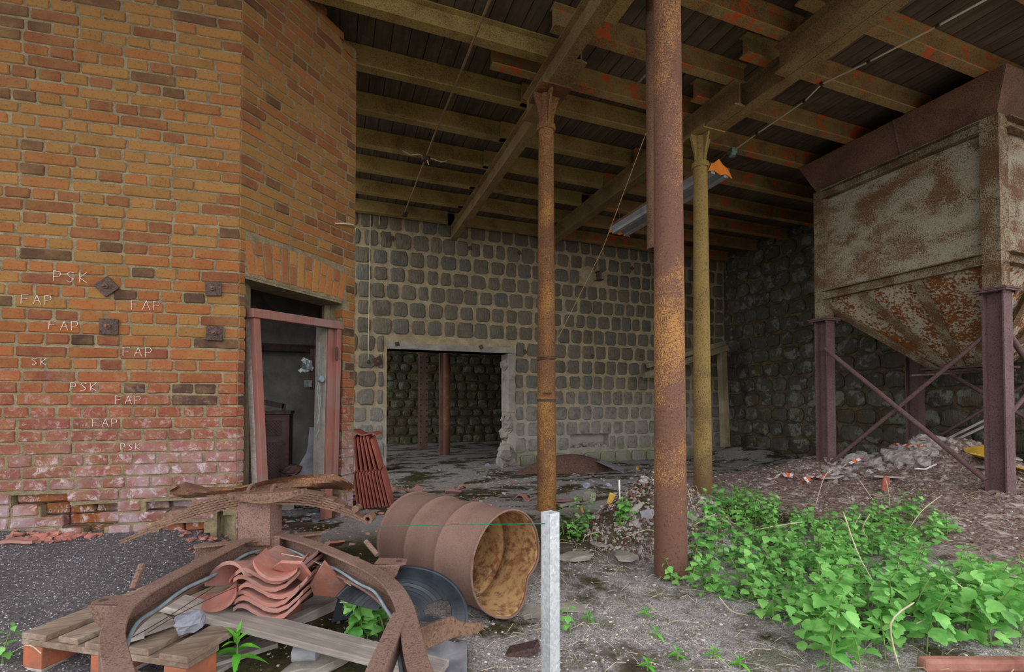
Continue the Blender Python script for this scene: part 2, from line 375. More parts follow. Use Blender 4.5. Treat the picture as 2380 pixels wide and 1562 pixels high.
    def rock(s, c, r, seed=0, sq=(1, 1, 1), n=8, rough=0.35):
        c = V3(c); vs = [c + V3((0, 0, -r * sq[2]))]
        m = max(3, n // 2 + 1)
        for i in range(1, m):
            ph = -math.pi / 2 + math.pi * i / m
            for k in range(n):
                th = 2 * math.pi * k / n + i * 0.4
                d = V3((math.cos(ph) * math.cos(th), math.cos(ph) * math.sin(th), math.sin(ph)))
                q = r * (1 + rough * mnoise.noise(d * 1.6 + V3((seed * 3.1, seed * 1.7, seed))))
                vs.append(c + V3((d.x * sq[0], d.y * sq[1], d.z * sq[2])) * q)
        vs.append(c + V3((0, 0, r * sq[2])))
        fs = [(0, 1 + (k + 1) % n, 1 + k) for k in range(n)]
        for i in range(m - 2):
            fs += [(1 + i * n + k, 1 + i * n + (k + 1) % n, 1 + (i + 1) * n + (k + 1) % n, 1 + (i + 1) * n + k) for k in range(n)]
        e = 1 + (m - 1) * n; b = 1 + (m - 2) * n
        fs += [(b + k, b + (k + 1) % n, e) for k in range(n)]
        return s.add(vs, fs)
    def mesh(s, name):
        me = bpy.data.meshes.new(name); me.from_pydata(s.v, [], s.f); me.update(); return me
def props(o, label=None, cat=None, group=None, kind=None):
    if label: o['label'] = label
    if cat: o['category'] = cat
    if group: o['group'] = group
    if kind: o['kind'] = kind
    return o
def new(name, data, parent=None, inv=None):
    o = bpy.data.objects.new(name, data); COL.objects.link(o)
    if parent is not None:
        o.parent = parent
        if inv is not None: o.matrix_parent_inverse = inv
        elif parent.type == 'EMPTY': o.matrix_parent_inverse = Matrix.Translation(-parent.location)
    return o
def fix_normals(me):
    import bmesh
    b = bmesh.new(); b.from_mesh(me); bmesh.ops.recalc_face_normals(b, faces=b.faces); b.to_mesh(me); b.free()
def obj(name, mb, mat, parent=None, label=None, cat=None, group=None, kind=None, smooth=False, bevel=0, local=False, nrm=True):
    me = mb.mesh(name)
    if nrm: fix_normals(me)
    me.materials.append(MAT[mat] if isinstance(mat, str) else mat)
    if smooth:
        for p in me.polygons: p.use_smooth = True
    o = new(name, me, parent, Matrix.Identity(4) if local else None)
    if smooth == 'auto':
        me.set_sharp_from_angle(angle=math.radians(38))
    if bevel:
        b = o.modifiers.new('bevel', 'BEVEL'); b.width = bevel; b.segments = 2; b.limit_method = 'ANGLE'; b.angle_limit = math.radians(40)
    return props(o, label, cat, group, kind)
def thing(name, loc, label, cat, group=None):
    e = bpy.data.objects.new(name, None); COL.objects.link(e); e.location = V3(loc); e.empty_display_size = 0.1
    return props(e, label, cat, group)
def dup(root, M, label=None, group=None):
    r = root.copy(); COL.objects.link(r); r.matrix_world = M
    if label: r['label'] = label
    if group: r['group'] = group
    for ch in root.children:
        c = ch.copy(); COL.objects.link(c); c.parent = r; c.matrix_parent_inverse = ch.matrix_parent_inverse
        for g in ch.children:
            d = g.copy(); COL.objects.link(d); d.parent = c; d.matrix_parent_inverse = g.matrix_parent_inverse
    return r
ORD = ['first', 'second', 'third', 'fourth', 'fifth', 'sixth', 'seventh', 'eighth', 'ninth', 'tenth', 'eleventh', 'twelfth']

# ---------------------------------------------------------------- the lie of the ground
def bump2(x, y, cx, cy, rx, ry, h): return h * math.exp(-((x - cx) / rx) ** 2 - ((y - cy) / ry) ** 2)
def cone(x, y, cx, cy, rx, ry, h):
    d = math.hypot((x - cx) / rx, (y - cy) / ry)
    return h * max(0, 1 - d) * (1.0 if d > 0.15 else 0.96)
def G(x, y, fine=True):
    z = -0.03 + 0.09 * sstep(2.2, 4.0, y) - 0.17 * sstep(5.0, 7.5, y)
    k = 1 - sstep(-1.3, -0.2, x)
    z += k * 0.17 * sstep(2.2, 4.1, y) + 0.06 * (1 - sstep(-2.2, -1.2, x)) * sstep(2.2, 4.0, y)
    z += bump2(x, y, 7.3, 3.75, 0.85, 0.75, 0.50) + bump2(x, y, 6.3, 4.75, 0.7, 0.45, 0.20) + bump2(x, y, 6.5, 2.7, 0.9, 0.7, 0.16)
    z += bump2(x, y, 8.2, 4.6, 0.6, 0.8, 0.25)
    h = cone(x, y, 2.36, 3.12, 0.62, 0.55, 0.55); z += h
    z += bump2(x, y, 2.75, 2.75, 0.4, 0.35, 0.12)
    z += bump2(x, y, 8.15, 7.6, 0.7, 0.9, 0.28)
    z -= bump2(x, y, 0.95, 2.35, 0.30, 0.25, 0.035)
    z += 0.05 * sstep(4.3, 5.5, x) * (1 - sstep(4.5, 5.5, y))
    if fine:
        z += 0.020 * fbm(x * 1.6, y * 1.6) + 0.008 * fbm(x * 9, y * 9, 3)
        r = sstep(4.6, 5.6, x) * (1 - sstep(5.2, 6.0, y)); z += r * 0.03 * abs(fbm(x * 6, y * 6, 7))
        if h > 0.02: z += 0.06 * fbm(x * 7, y * 7, 5) * min(1, h * 6)
    return z
mb = MB()
def gfn(u, v):
    x = -4.2 + u * 13.0; y = 0.55 + v * 8.5; return (x, y, G(x, y))
mb.grid(gfn, 380, 250)
floor = obj('floor', mb, 'ground', smooth=True, kind='structure', label='rough dirt and broken concrete floor of the shed', nrm=False)
mb = MB(); mb.grid(lambda u, v: (lerp(-30, 30, u), lerp(-30, 0.56, v), -0.035), 4, 4)
mb.grid(lambda u, v: (lerp(-30, -4.15, u), lerp(0.56, 30, v), -0.035), 3, 3)
obj('floor', mb, 'ground', kind='structure', label='open yard ground outside the shed', nrm=False)
def gfn2(u, v):
    x = -4.15 + u * 13.0; y = 9.0 + v * 6.5; return (x, y, -0.12 + 0.015 * fbm(x * 2, y * 2) + bump2(x, y, 4.4, 9.6, 0.9, 0.5, 0.16))
mb = MB(); mb.grid(gfn2, 120, 70)
obj('floor', mb, 'ground', smooth=True, kind='structure', label='littered dirt floor of the chamber beyond the stone doorway', nrm=False)

# ---------------------------------------------------------------- masonry
class Wall:
    """a wall plane: s runs to the right along it, z up, d into the wall"""
    def __init__(w, o, right):
        w.o = V3(o); w.r = V3(right).normalized(); w.n = V3((-w.r.y, w.r.x, 0))
        w.M = Matrix(((w.r.x, w.n.x, 0), (w.r.y, w.n.y, 0), (0, 0, 1)))
    def at(w, s, z, d=0.0): return w.o + w.r * s + w.n * d + UP * z
    def px(w, x, y):
        r = ray(x, y); t = (w.o - EYE).dot(w.n) / r.dot(w.n); p = EYE + r * t - w.o
        return p.dot(w.r), p.z
    def poly(w, mb, pts, d0, d1): return mb.prism([w.at(s, z, d0) for s, z in pts], w.n * (d1 - d0))
def piece_mesh(name, wd, h, d, seed, corner=0.16, jit=0.05, bev=0.006, n=12, dome=0.0):
    """one laid brick or block: front at y=0 looking to -y, slightly broken outline, softened arris"""
    rg = random.Random(seed); pts = []
    c = corner * h
    base = [(-wd / 2 + c, -h / 2), (0, -h / 2), (wd / 2 - c, -h / 2), (wd / 2, -h / 2 + c), (wd / 2, 0), (wd / 2, h / 2 - c),
            (wd / 2 - c, h / 2), (0, h / 2), (-wd / 2 + c, h / 2), (-wd / 2, h / 2 - c), (-wd / 2, 0), (-wd / 2, -h / 2 + c)]
    for x, z in base:
        pts.append((x + rg.uniform(-1, 1) * jit * h, z + rg.uniform(-1, 1) * jit * h * 0.7))
    n = len(pts); vs = []
    vs += [(x, d, z) for x, z in pts]
    vs += [(x, bev * 1.2, z) for x, z in pts]
    k = 1 - bev * 2.2 / h; kx = 1 - bev * 2.2 / wd
    vs += [(x * kx, rg.uniform(0, 0.25) * bev, z * k) for x, z in pts]
    vs.append((0, -dome, 0))
    fs = []
    for r in (0, 1):
        fs += [(r * n + i, r * n + (i + 1) % n, (r + 1) * n + (i + 1) % n, (r + 1) * n + i) for i in range(n)]
    fs += [(2 * n + i, 2 * n + (i + 1) % n, 3 * n) for i in range(n)]
    me = bpy.data.meshes.new(name); me.from_pydata(vs, [], fs); me.update(); fix_normals(me)
    return me
class Course:
    """collects laid pieces, then makes the most visible ones objects and joins what is left"""
    def __init__(s): s.items = []
    def put(s, wall, sc, zc, d, mesh, sx, sz, col, rot=0.0, flip=False):
        M = Matrix.Translation(wall.at(sc, zc, d)) @ wall.M.to_4x4() @ Matrix.Rotation(rot, 4, 'Y') @ Matrix.Diagonal((-sx if flip else sx, 1, sz, 1))
        c = wall.at(sc, zc, d); x, y = proj(c)
        dist = (c - EYE).length
        inview = -40 < x < 2420 and -40 < y < 1600
        s.items.append((M, mesh, col, inview, dist))
    def build(s, name, mat, matfar, parent, limit=300, vis=None):
        it = sorted(s.items, key=lambda t: (not t[3], t[4]))
        for i, (M, me, col, iv, dist) in enumerate(it[:limit]):
            if not iv: break
            if not me.materials: me.materials.append(MAT[mat])
            o = new(name, me, parent, Matrix.Identity(4)); o.matrix_world = M; o.color = col
        else: i = min(limit, len(it))
        rest = it[i:]
        if rest:
            vs, fs, cs = [], [], []
            for M, me, col, iv, dist in rest:
                k = len(vs); vs += [tuple(M @ v.co) for v in me.vertices]
                for p in me.polygons: fs.append(tuple(q + k for q in p.vertices)); cs.append((col, len(p.vertices)))
            m2 = bpy.data.meshes.new(name); m2.from_pydata(vs, [], fs); m2.update(); fix_normals(m2)
            at = m2.color_attributes.new('Col', 'FLOAT_COLOR', 'CORNER'); flat = []
            for c, n in cs: flat += list(c) * n
            at.data.foreach_set('color', flat); m2.materials.append(MAT[matfar])
            o = new(name, m2, parent, Matrix.Identity(4)); o['kind'] = 'stuff'
def mixc(a, b, t): return tuple(lerp(a[i], b[i], t) for i in range(3)) + (1,)

# brick walls: the long face and the chamfered face with the doorway
C0 = PD(553, 900, 3.275); C0.z = 0
DIR1 = V3((math.sin(math.radians(95.9)), math.cos(math.radians(95.9)), 0))
W1 = Wall(C0, DIR1)
DIR2 = V3((math.sin(math.radians(45)), math.cos(math.radians(45)), 0))
W2 = Wall(C0, DIR2)
F2END = W2.px(824, 900)[0]
CH = 0.077
HD = [piece_mesh('brick', 0.126, 0.0665, 0.1, 100 + i, 0.11, 0.05, 0.005) for i in range(9)]
ST = [piece_mesh('brick', 0.266, 0.0665, 0.1, 200 + i, 0.11, 0.05, 0.005) for i in range(9)]
OCHRE, ORANGE, RED, DARK, PINK = S(164, 118, 66), S(168, 102, 58), S(136, 78, 56), S(84, 62, 55), S(150, 98, 92)
rb = random.Random(3)
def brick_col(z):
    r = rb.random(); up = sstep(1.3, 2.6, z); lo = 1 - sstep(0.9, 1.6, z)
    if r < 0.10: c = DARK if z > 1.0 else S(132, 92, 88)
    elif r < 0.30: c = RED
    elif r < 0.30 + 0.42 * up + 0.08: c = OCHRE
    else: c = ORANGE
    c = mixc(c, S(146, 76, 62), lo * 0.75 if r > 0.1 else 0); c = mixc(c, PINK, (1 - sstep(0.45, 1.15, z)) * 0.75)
    c = mixc(c, OCHRE, 0.28 * up)  # upper courses yellowed: warm cast of the light put into the brick colour
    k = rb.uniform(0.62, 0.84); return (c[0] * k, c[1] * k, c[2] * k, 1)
HOLES = [(150, 1172, 62, 26), (170, 1205, 58, 26), (20, 1100, 30, 20), (262, 1175, 34, 13), (33, 1174, 20, 14), (425, 1178, 40, 16), (365, 1176, 30, 12), (440, 1232, 60, 22), (205, 1235, 16, 24), (10, 1240, 22, 14)]
def in_hole(x, y): return any(abs(x - hx) < hw + 8 and abs(y - hy) < hh + 7 for hx, hy, hw, hh in HOLES) or (x > 505 and y > 1192)
zref = W1.px(300, 1039.6)[1]                     # the middle of one stretcher course
k0 = int(math.floor((zref + 0.15) / CH)); z0 = zref - k0 * CH
RECESS = []
cs = Course(); er = S(150, 74, 36)
for k in range(0, int((4.48 - z0) / CH) + 1):
    z = z0 + k * CH
    stretch = (k - k0) % 2 == 0
    wob = rb.uniform(-0.0025, 0.0025)
    seq = [rb.choice([0.085, 0.11, 0.122, 0.15])+ 0.018] if stretch else [rb.choice([0.262, 0.19, 0.225, 0.122]) + 0.018]
    s = -0.006; first = True
    while s > -3.1:
        ln = seq[0] - 0.018 if first else (0.262 if stretch else 0.122)
        ln2 = ln * rb.uniform(0.94, 1.04)
        sc = s - ln2 / 2
        ms = rb.choice(ST if ln > 0.17 else HD); ref = 0.262 if ln > 0.17 else 0.122
        x, y = proj(W1.at(sc, z))
        d = rb.uniform(-0.003, 0.003); col = brick_col(z); skip = False
        for hx, hy, hw, hh in HOLES:
            if abs(x - hx) < hw and abs(y - hy) < hh:
                d = rb.uniform(0.03, 0.075); col = mixc(er, S(58, 46, 26), 0.25 + rb.random() * 0.6); RECESS.append((sc - ln2 / 2 - 0.006, sc + ln2 / 2 + 0.006, z - 0.04, z + 0.04))
        if x > 500 and y > 1192: skip = rb.random() < 0.75
        if x > 420 and y > 1262: skip = True
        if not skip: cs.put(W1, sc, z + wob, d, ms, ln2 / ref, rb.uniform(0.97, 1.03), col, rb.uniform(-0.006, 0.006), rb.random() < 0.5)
        s -= ln2 + rb.uniform(0.014, 0.021); first = False
FOOT = 0.56
mb = W1.poly(MB(), [(-3.2, FOOT), (-0.004, FOOT), (-0.004, 4.5), (-3.2, 4.5)], 0.007, 0.30)
W1.poly(mb, [(-3.2, -0.2), (-0.004, -0.2), (-0.004, FOOT), (-3.2, FOOT)], 0.09, 0.30)
cell = 0.038
for iz in range(20):
    run = None
    for ix in range(86):
        sc_ = -3.2 + (ix + 0.5) * cell; zc_ = -0.2 + (iz + 0.5) * cell
        ok = ix < 84 and not (any(r0 < sc_ < r1 and q0 < zc_ < q1 for r0, r1, q0, q1 in RECESS) or (lambda q: q[0] > 505 and q[1] > 1192)(proj(W1.at(sc_, zc_))))
        if ok and run is None: run = ix
        if not ok and run is not None:
            a_, b_ = -3.2 + run * cell, min(-0.004, -3.2 + ix * cell); W1.poly(mb, [(a_, zc_ - cell / 2), (b_, zc_ - cell / 2), (b_, zc_ + cell / 2), (a_, zc_ + cell / 2)], 0.008, 0.0905); run = None
wall_left = obj('wall_left', mb, 'mortar', kind='structure', label='long red brick wall face on the left')
cs.build('brick', 'brick', 'brick_far', wall_left)

# doorway face: straight head with a fan of soldier bricks
dl, dzl = W2.px(573, 660); dr, dzr = W2.px(797, 704)
DHZ = (dzl + dzr) / 2 + 0.005
ARCH_H = 0.285
def edge_ok(x, y):                                # the top right corner has crumbled away along this line
    pts = [(744, -5), (765, 38), (790, 68), (808, 92), (822, 122), (830, 152), (830, 2000)]
    if y > 150: return True
    for (x0, y0), (x1, y1) in zip(pts, pts[1:]):
        if y0 <= y <= y1: return x < lerp(x0, x1, (y - y0) / (y1 - y0)) + 4
    return True
crown = [W2.px(*p) for p in [(830, 1300), (829, 156), (818, 128), (803, 96), (785, 72), (762, 42), (741, 0)]]
mb = MB()
W2.poly(mb, [(0.0, -0.2), (dl - 0.01, -0.2), (dl - 0.01, 4.5), (0.0, 4.5)], 0.007, 0.26)
W2.poly(mb, [(dr + 0.01, -0.2), (F2END - 0.004, -0.2), (F2END - 0.004, crown[1][1]), (dr + 0.01, crown[2][1])], 0.007, 0.26)
W2.poly(mb, [(dl - 0.01, DHZ + 0.03), (dr + 0.01, DHZ + 0.03), (dr + 0.01, crown[2][1]), (crown[4][0], crown[4][1]), (crown[5][0], crown[5][1]), (crown[6][0], 4.5), (dl - 0.01, 4.5)], 0.007, 0.26)
wall_door = obj('wall_door', mb, 'mortar', kind='structure', label='brick wall face with the doorway, turned away beside the long face')
obj('lintel', W2.poly(MB(), [(dl - 0.01, DHZ + 0.012), (dr + 0.01, DHZ + 0.012), (dr + 0.01, DHZ + 0.035), (dl - 0.01, DHZ + 0.035)], 0.012, 0.25), 'mortar', wall_door, label='thin concrete lintel under the brick fan')
cs = Course()
def arch_top(s):
    t = (s - dl) / (dr - dl); return DHZ + 0.035 + ARCH_H * (1.02 - 0.14 * (2 * t - 1) ** 2)
for k in range(0, int((4.48 - z0) / CH) + 1):
    z = z0 + k * CH; stretch = (k - k0) % 2 == 0
    s = 0.004; first = True
    end = F2END - 0.004
    while s < end - 0.03:
        ln = (0.262 if stretch else 0.122) if not first else (rb.choice([0.085, 0.122, 0.15]) if stretch else rb.choice([0.262, 0.19, 0.225]))
        ln *= rb.uniform(0.94, 1.04)
        a, b = s, min(s + ln, end); s += ln + rb.uniform(0.014, 0.02); first = False
        ab = []
        if z + 0.035 < DHZ or DHZ - 0.05 < z < DHZ + 0.04 and False:      # beside the opening
            if a < dl - 0.012: ab.append((a, min(b, dl - 0.004)))
            if b > dr + 0.012: ab.append((max(a, dr + 0.004), b))
        else:
            if z < arch_top((a + b) / 2) + 0.03 and b > dl - 0.0 and a < dr + 0.03:
                if a < dl - 0.03: ab.append((a, dl - 0.014))
                if b > dr + 0.06: ab.append((max(a, dr + 0.045), b))
            else: ab.append((a, b))
        for a2, b2 in ab:
            if b2 - a2 < 0.025: continue
            x, y = proj(W2.at((a2 + b2) / 2, z))
            if not edge_ok(x, y): continue
            l2 = b2 - a2; ms = rb.choice(ST if l2 > 0.19 else HD); ref = 0.262 if l2 > 0.19 else 0.122
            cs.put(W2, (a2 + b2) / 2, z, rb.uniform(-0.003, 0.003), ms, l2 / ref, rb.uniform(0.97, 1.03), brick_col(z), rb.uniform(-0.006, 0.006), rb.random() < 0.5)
NV = 13
for i in range(NV):
    t = (i + 0.5) / NV; s = lerp(dl - 0.005, dr + 0.03, t); lean = lerp(-0.16, 0.20, t)
    h = arch_top(s) - DHZ - 0.045
    if i % 2 == 0: parts = [(0.5, 0.96)]
    else: parts = [(0.29, 0.50), (0.79, 0.38)]
    for pc, ph in parts:
        hh = h * ph; zz = DHZ + 0.045 + h * pc
        ms = rb.choice(ST if hh > 0.17 else HD); ref = 0.262 if hh > 0.17 else 0.122
        col = mixc(rb.choice([OCHRE, ORANGE, RED, ORANGE]), OCHRE, 0.25)
        cs.put(W2, s + math.sin(lean) * (zz - DHZ - 0.15) , zz, rb.uniform(-0.002, 0.003), ms, hh / ref, 0.98 * (dr - dl + 0.035) / NV / 0.078, col, math.pi / 2 + lean)
cs.build('brick', 'brick', 'brick_far', wall_door)
# the return of the brick room along the hall, and the plastered room behind the doorway
E2 = W2.at(F2END, 0)
mb = MB()
mb.hexa([(E2.x - 0.26, E2.y + 0.02, -0.2), (E2.x - 0.004, E2.y + 0.01, -0.2), (E2.x - 0.004, 5.75, -0.2), (E2.x - 0.26, 5.75, -0.2), (E2.x - 0.26, E2.y + 0.02, 4.5), (E2.x - 0.004, E2.y + 0.01, 4.3), (E2.x - 0.004, 5.75, 4.5), (E2.x - 0.26, 5.75, 4.5)])
wall_ret = obj('wall_return', mb, 'mortar', kind='structure', label='side wall of the brick room running into the hall')
RY = 5.45
W3 = Wall((E2.x, E2.y, 0), (0, 1, 0)); cs = Course()
for k in range(0, int((4.2 - z0) / CH)):
    s = 0.01 + (0.07 if k % 2 else 0.0)
    while s < 1.1:
        ln = 0.262 if k % 2 else 0.122
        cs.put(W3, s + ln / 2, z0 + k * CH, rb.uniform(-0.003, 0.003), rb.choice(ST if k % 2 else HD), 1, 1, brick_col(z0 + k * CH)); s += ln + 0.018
cs.build('brick', 'brick', 'brick_far', wall_ret, 0)
mb = MB()
mb.box(((-3.4 + E2.x) / 2, RY + 0.12, 2.1), (E2.x + 3.4 - 0.27, 0.24, 4.6))
mb.box((-3.5, 4.6, 2.1), (0.2, 2.0, 4.6))
obj('wall_room', mb, 'plaster', kind='structure', label='grey plastered back wall of the room behind the doorway')
mb = MB(); mb.box((E2.x - 0.275, (E2.y + RY) / 2 + 0.15, 2.1), (0.02, RY - E2.y - 0.35, 4.6))
obj('wall_room', mb, 'plaster', kind='structure', label='plastered side wall of the room behind the doorway')
mb = MB(); mb.hexa([(-3.4, 4.05, -0.1), (C0.x + 0.05, 3.9, -0.1), (E2.x - 0.3, 4.7, -0.1), (-3.4, RY, -0.1), (-3.4, 4.05, 0.05), (C0.x + 0.05, 3.9, 0.05), (E2.x - 0.3, 4.7, 0.05), (-3.4, RY, 0.05)])
mb2 = MB(); mb2.prism([(-3.4, 4.2, -0.1), (C0.x - 0.02, C0.y + 0.28, -0.1), (E2.x - 0.3, E2.y + 0.1, -0.1), (E2.x - 0.3, RY, -0.1), (-3.4, RY, -0.1)], (0, 0, 0.15))
obj('floor', mb2, 'concrete', kind='structure', label='bare floor of the room behind the doorway')
mb2 = MB(); mb2.prism([(-3.4, 4.2, 3.0), (C0.x - 0.02, C0.y + 0.28, 3.0), (E2.x - 0.3, E2.y + 0.1, 3.0), (E2.x - 0.3, RY, 3.0), (-3.4, RY, 3.0)], (0, 0, 0.1))
obj('ceiling', mb2, 'plaster', kind='structure', label='low ceiling of the room behind the doorway')

# stone walls of the hall
BY = 8.5; RX = 8.35
WB = Wall((0, BY, 0), (1, 0, 0)); WR = Wall((RX, 0, 0), (0, -1, 0)); WF = Wall((0, 14.4, 0), (1, 0, 0))
OX0, OX1, OZ = WB.px(899, 950)[0], WB.px(1183, 950)[0], WB.px(1000, 814)[1]
mb = MB(); T = 0.42
W = WB
W.poly(mb, [(-2.2, -0.4), (OX0, -0.4), (OX0, 4.52), (-2.2, 4.52)], 0.02, T)
W.poly(mb, [(OX0, OZ), (OX1, OZ), (OX1, 4.52), (OX0, 4.52)], 0.02, T)
NX0, NX1, NZ0, NZ1 = WB.px(1326, 1020)[0], WB.px(1416, 1020)[0], WB.px(1370, 1040)[1], WB.px(1370, 1008)[1]
W.poly(mb, [(OX1, -0.4), (NX0, -0.4), (NX0, 4.52), (OX1, 4.52)], 0.02, T)
W.poly(mb, [(NX1, -0.4), (8.8, -0.4), (8.8, 4.52), (NX1, 4.52)], 0.02, T)
W.poly(mb, [(NX0, -0.4), (NX1, -0.4), (NX1, NZ0), (NX0, NZ0)], 0.02, T)
W.poly(mb, [(NX0, NZ1), (NX1, NZ1), (NX1, 4.52), (NX0, 4.52)], 0.02, T)
W.poly(mb, [(NX0, NZ0), (NX1, NZ0), (NX1, NZ1), (NX0, NZ1)], 0.22, T)
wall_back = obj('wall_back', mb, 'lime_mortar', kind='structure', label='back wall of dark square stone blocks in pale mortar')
SM = [piece_mesh('stone', 0.25, 0.255, 0.12, 300 + i, 0.15, 0.05, 0.012, dome=0.012) for i in range(9)]
SW = [piece_mesh('stone', 0.25, 0.255, 0.14, 340 + i, 0.18, 0.07, 0.015, dome=0.014) for i in range(9)]
rs = random.Random(11)
def lay_stones(wall, s0_, s1_, z0, z1, rowh, pitch, meshes, cols, skip=None, gap=0.045, proud=0.0, segs=None):
    c = Course(); k = 0; z = z0
    while z < z1 - 0.08:
      h = rowh * rs.uniform(0.97, 1.03); hh = min(h, z1 - z)
      for s0, s1 in (segs(z, z + hh) if segs else [(s0_, s1_)]):
        s = s0 - rs.random() * pitch * (0.4 if segs else 1)
        while s < s1:
            wd = pitch * rs.uniform(0.78, 1.2)
            if s1 - s - wd < 0.13: wd = s1 - s
            sc = s + wd / 2; zc = z + hh / 2
            a, b = max(s, s0), min(s + wd, s1)
            if b - a > 0.1 and not (skip and skip((a + b) / 2, zc, a, b, z, z + hh)):
                g = gap * rs.uniform(0.5, 1.4); col = rs.choice(cols); kk = rs.uniform(0.8, 1.15)
                c.put(wall, (a + b) / 2, zc, -proud + rs.uniform(-0.008, 0.008), rs.choice(meshes), (b - a - g) / 0.25, (hh - g) / 0.255, (col[0] * kk, col[1] * kk, col[2] * kk, 1), rs.uniform(-0.03, 0.03), rs.random() < 0.5)
            s += wd
      z += h; k += 1
    return c
STC = [S(100, 95, 80), S(96, 88, 72), S(90, 92, 86), S(110, 100, 84)]
fz = WB.px(1450, 1045)[1]
def skip_b(sc, zc, a, b, z, zz):
    x, y = proj(WB.at(sc, zc))
    if abs(x - 1372) < 22 and abs(y - 637) < 20: return True      # plaster patch
    return False
def segs_b(z, zz):
    cuts = []
    if (z + zz) / 2 < OZ + 0.13: cuts.append((OX0 - 0.03, OX1 + 0.12))
    if (z + zz) / 2 > NZ0 - 0.05 and (z + zz) / 2 < NZ1 + 0.05: cuts.append((NX0 - 0.01, NX1 + 0.01))
    out = []; a = 0.1
    for c0, c1 in sorted(cuts): out.append((a, c0)); a = c1
    out.append((a, RX)); return out
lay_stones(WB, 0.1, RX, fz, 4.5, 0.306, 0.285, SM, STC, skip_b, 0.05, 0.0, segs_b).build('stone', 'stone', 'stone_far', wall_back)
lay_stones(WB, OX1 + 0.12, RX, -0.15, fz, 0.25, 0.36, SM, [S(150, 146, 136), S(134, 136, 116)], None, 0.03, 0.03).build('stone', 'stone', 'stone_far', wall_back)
mb = MB()
WB.poly(mb, [(OX0 + 0.02, OZ), (OX1 + 0.14, OZ), (OX1 + 0.14, OZ + 0.11), (OX0 + 0.02, OZ + 0.11)], -0.012, T - 0.02)
obj('lintel', mb, 'concrete', wall_back, label='concrete lintel over the stone doorway')
mb = MB()
WB.poly(mb, [(OX1 - 0.02, 0.9), (OX1 + 0.13, 0.9), (OX1 + 0.13, OZ), (OX1 - 0.02, OZ)], -0.012, T - 0.03)
obj('jamb', mb, 'concrete', wall_back, label='smooth concrete jamb beside the stone doorway', bevel=0.01)
mb = MB()
for i in range(26):                               # broken masonry on the right reveal and foot
    z = rs.uniform(-0.15, OZ - 0.1); r = rs.uniform(0.07, 0.15) * (1.35 if z < 0.3 else 1)
    mb.rock((OX1 + rs.uniform(-0.02, 0.10) - (0.08 if z < 0.25 else 0), BY + rs.uniform(-0.05, 0.35), z), r, i, (0.8, 1.2, 1.0), 9, 0.5)
obj('broken_jamb', mb, 'stone_far' if False else 'concrete', wall_back, smooth=False, kind='stuff', label='crumbling masonry of the doorway edge')
mb = MB(); c = WB.at(*WB.px(1366, 636), 0.0)
mb.rock(c + V3((0, 0.03, 0)), 0.22, 5, (1.0, 0.22, 0.95), 12, 0.3)
obj('plaster_patch', mb, 'lime_mortar', wall_back, smooth=True, label='smeared mortar patch')
mb = MB()
for i in range(18):
    mb.rock((lerp(NX0, NX1, rs.random()), BY + rs.uniform(0.06, 0.2), NZ0 + rs.uniform(-0.02, 0.06)), rs.uniform(0.03, 0.07), i, (1.2, 1, 0.8), 7, 0.5)
obj('niche_rubble', mb, 'rubble_lump', wall_back, kind='stuff', label='rubble in the low wall niche')
mb = MB(); WR.poly(mb, [(-9.0, -0.4), (-1.6, -0.4), (-1.6, 4.52), (-9.0, 4.52)], 0.02, 0.45)
wall_right = obj('wall_right', mb, 'damp_mortar', kind='structure', label='damp dark stone wall on the right behind the hopper')
lay_stones(WR, -8.5, -1.65, -0.2, 4.5, 0.30, 0.36, SW, [S(84, 80, 70), S(72, 70, 62), S(96, 92, 82), S(66, 62, 52)], None, 0.04, 0.02).build('stone', 'mossy_stone', 'mossy_stone_far', wall_right)
mb = MB(); WF.poly(mb, [(-4.15, -0.4), (8.8, -0.4), (8.8, 4.6), (-4.15, 4.6)], 0.02, 0.4)
wall_far = obj('wall_far', mb, 'damp_mortar', kind='structure', label='mossy stone wall at the end of the far chamber')
lay_stones(WF, 0.9, 5.9, -0.15, 2.9, 0.27, 0.36, SW, [S(104, 104, 66), S(88, 88, 58), S(98, 92, 64)], None, 0.05, 0.02).build('stone', 'mossy_stone', 'mossy_stone_far', wall_far)
mb = MB(); mb.box((2.3, 11.7, 4.55), (13.2, 6.4, 0.1))
obj('ceiling', mb, 'roof_plank', kind='structure', label='dark roof over the far chamber')
mb = MB(); mb.box((8.9, 11.7, 2.1), (0.3, 6.4, 4.9))
obj('wall_chamber', mb, 'damp_mortar', kind='structure', label='right wall of the far chamber')

# ---------------------------------------------------------------- roof: planks on joists on girders
JB = CAMH + 3.26; JD = 0.20; GB = CAMH + 3.0; GD = JB - GB - 0.005
RYN = 0.0; CXL = -0.15; CYL = 5.9  # roof cut open over the unseen left side to let sky light in
ceiling = obj('ceiling', MB().box(((CXL + 8.7) / 2, (CYL + 8.9) / 2, JB + JD + 0.055), (8.7 - CXL, 8.9 - CYL, 0.03)).box((2.6, (RYN + CYL) / 2, JB + JD + 0.055), (12.2, CYL - RYN, 0.03)), 'roof_plank', kind='structure', label='dark plank roof of the hall')
rp = random.Random(5); x = -3.4
while x < 8.6:
    w = rp.uniform(0.145, 0.165)
    ym = rp.uniform(4.2, 6.5)
    ye = 8.85 if x > CXL else CYL
    if ym > ye - 0.3: ym = 4.6
    for a, b in ((RYN, ym - 0.002), (ym + 0.002, ye)):
        me = MB().box((0, 0, 0), (w - 0.008, b - a, 0.026)).mesh('plank'); me.materials.append(MAT['roof_plank'])
        o = new('plank', me, ceiling, Matrix.Identity(4)); o.location = (x + w / 2, (a + b) / 2, JB + JD + 0.016 + rp.uniform(0, 0.008))
    x += w
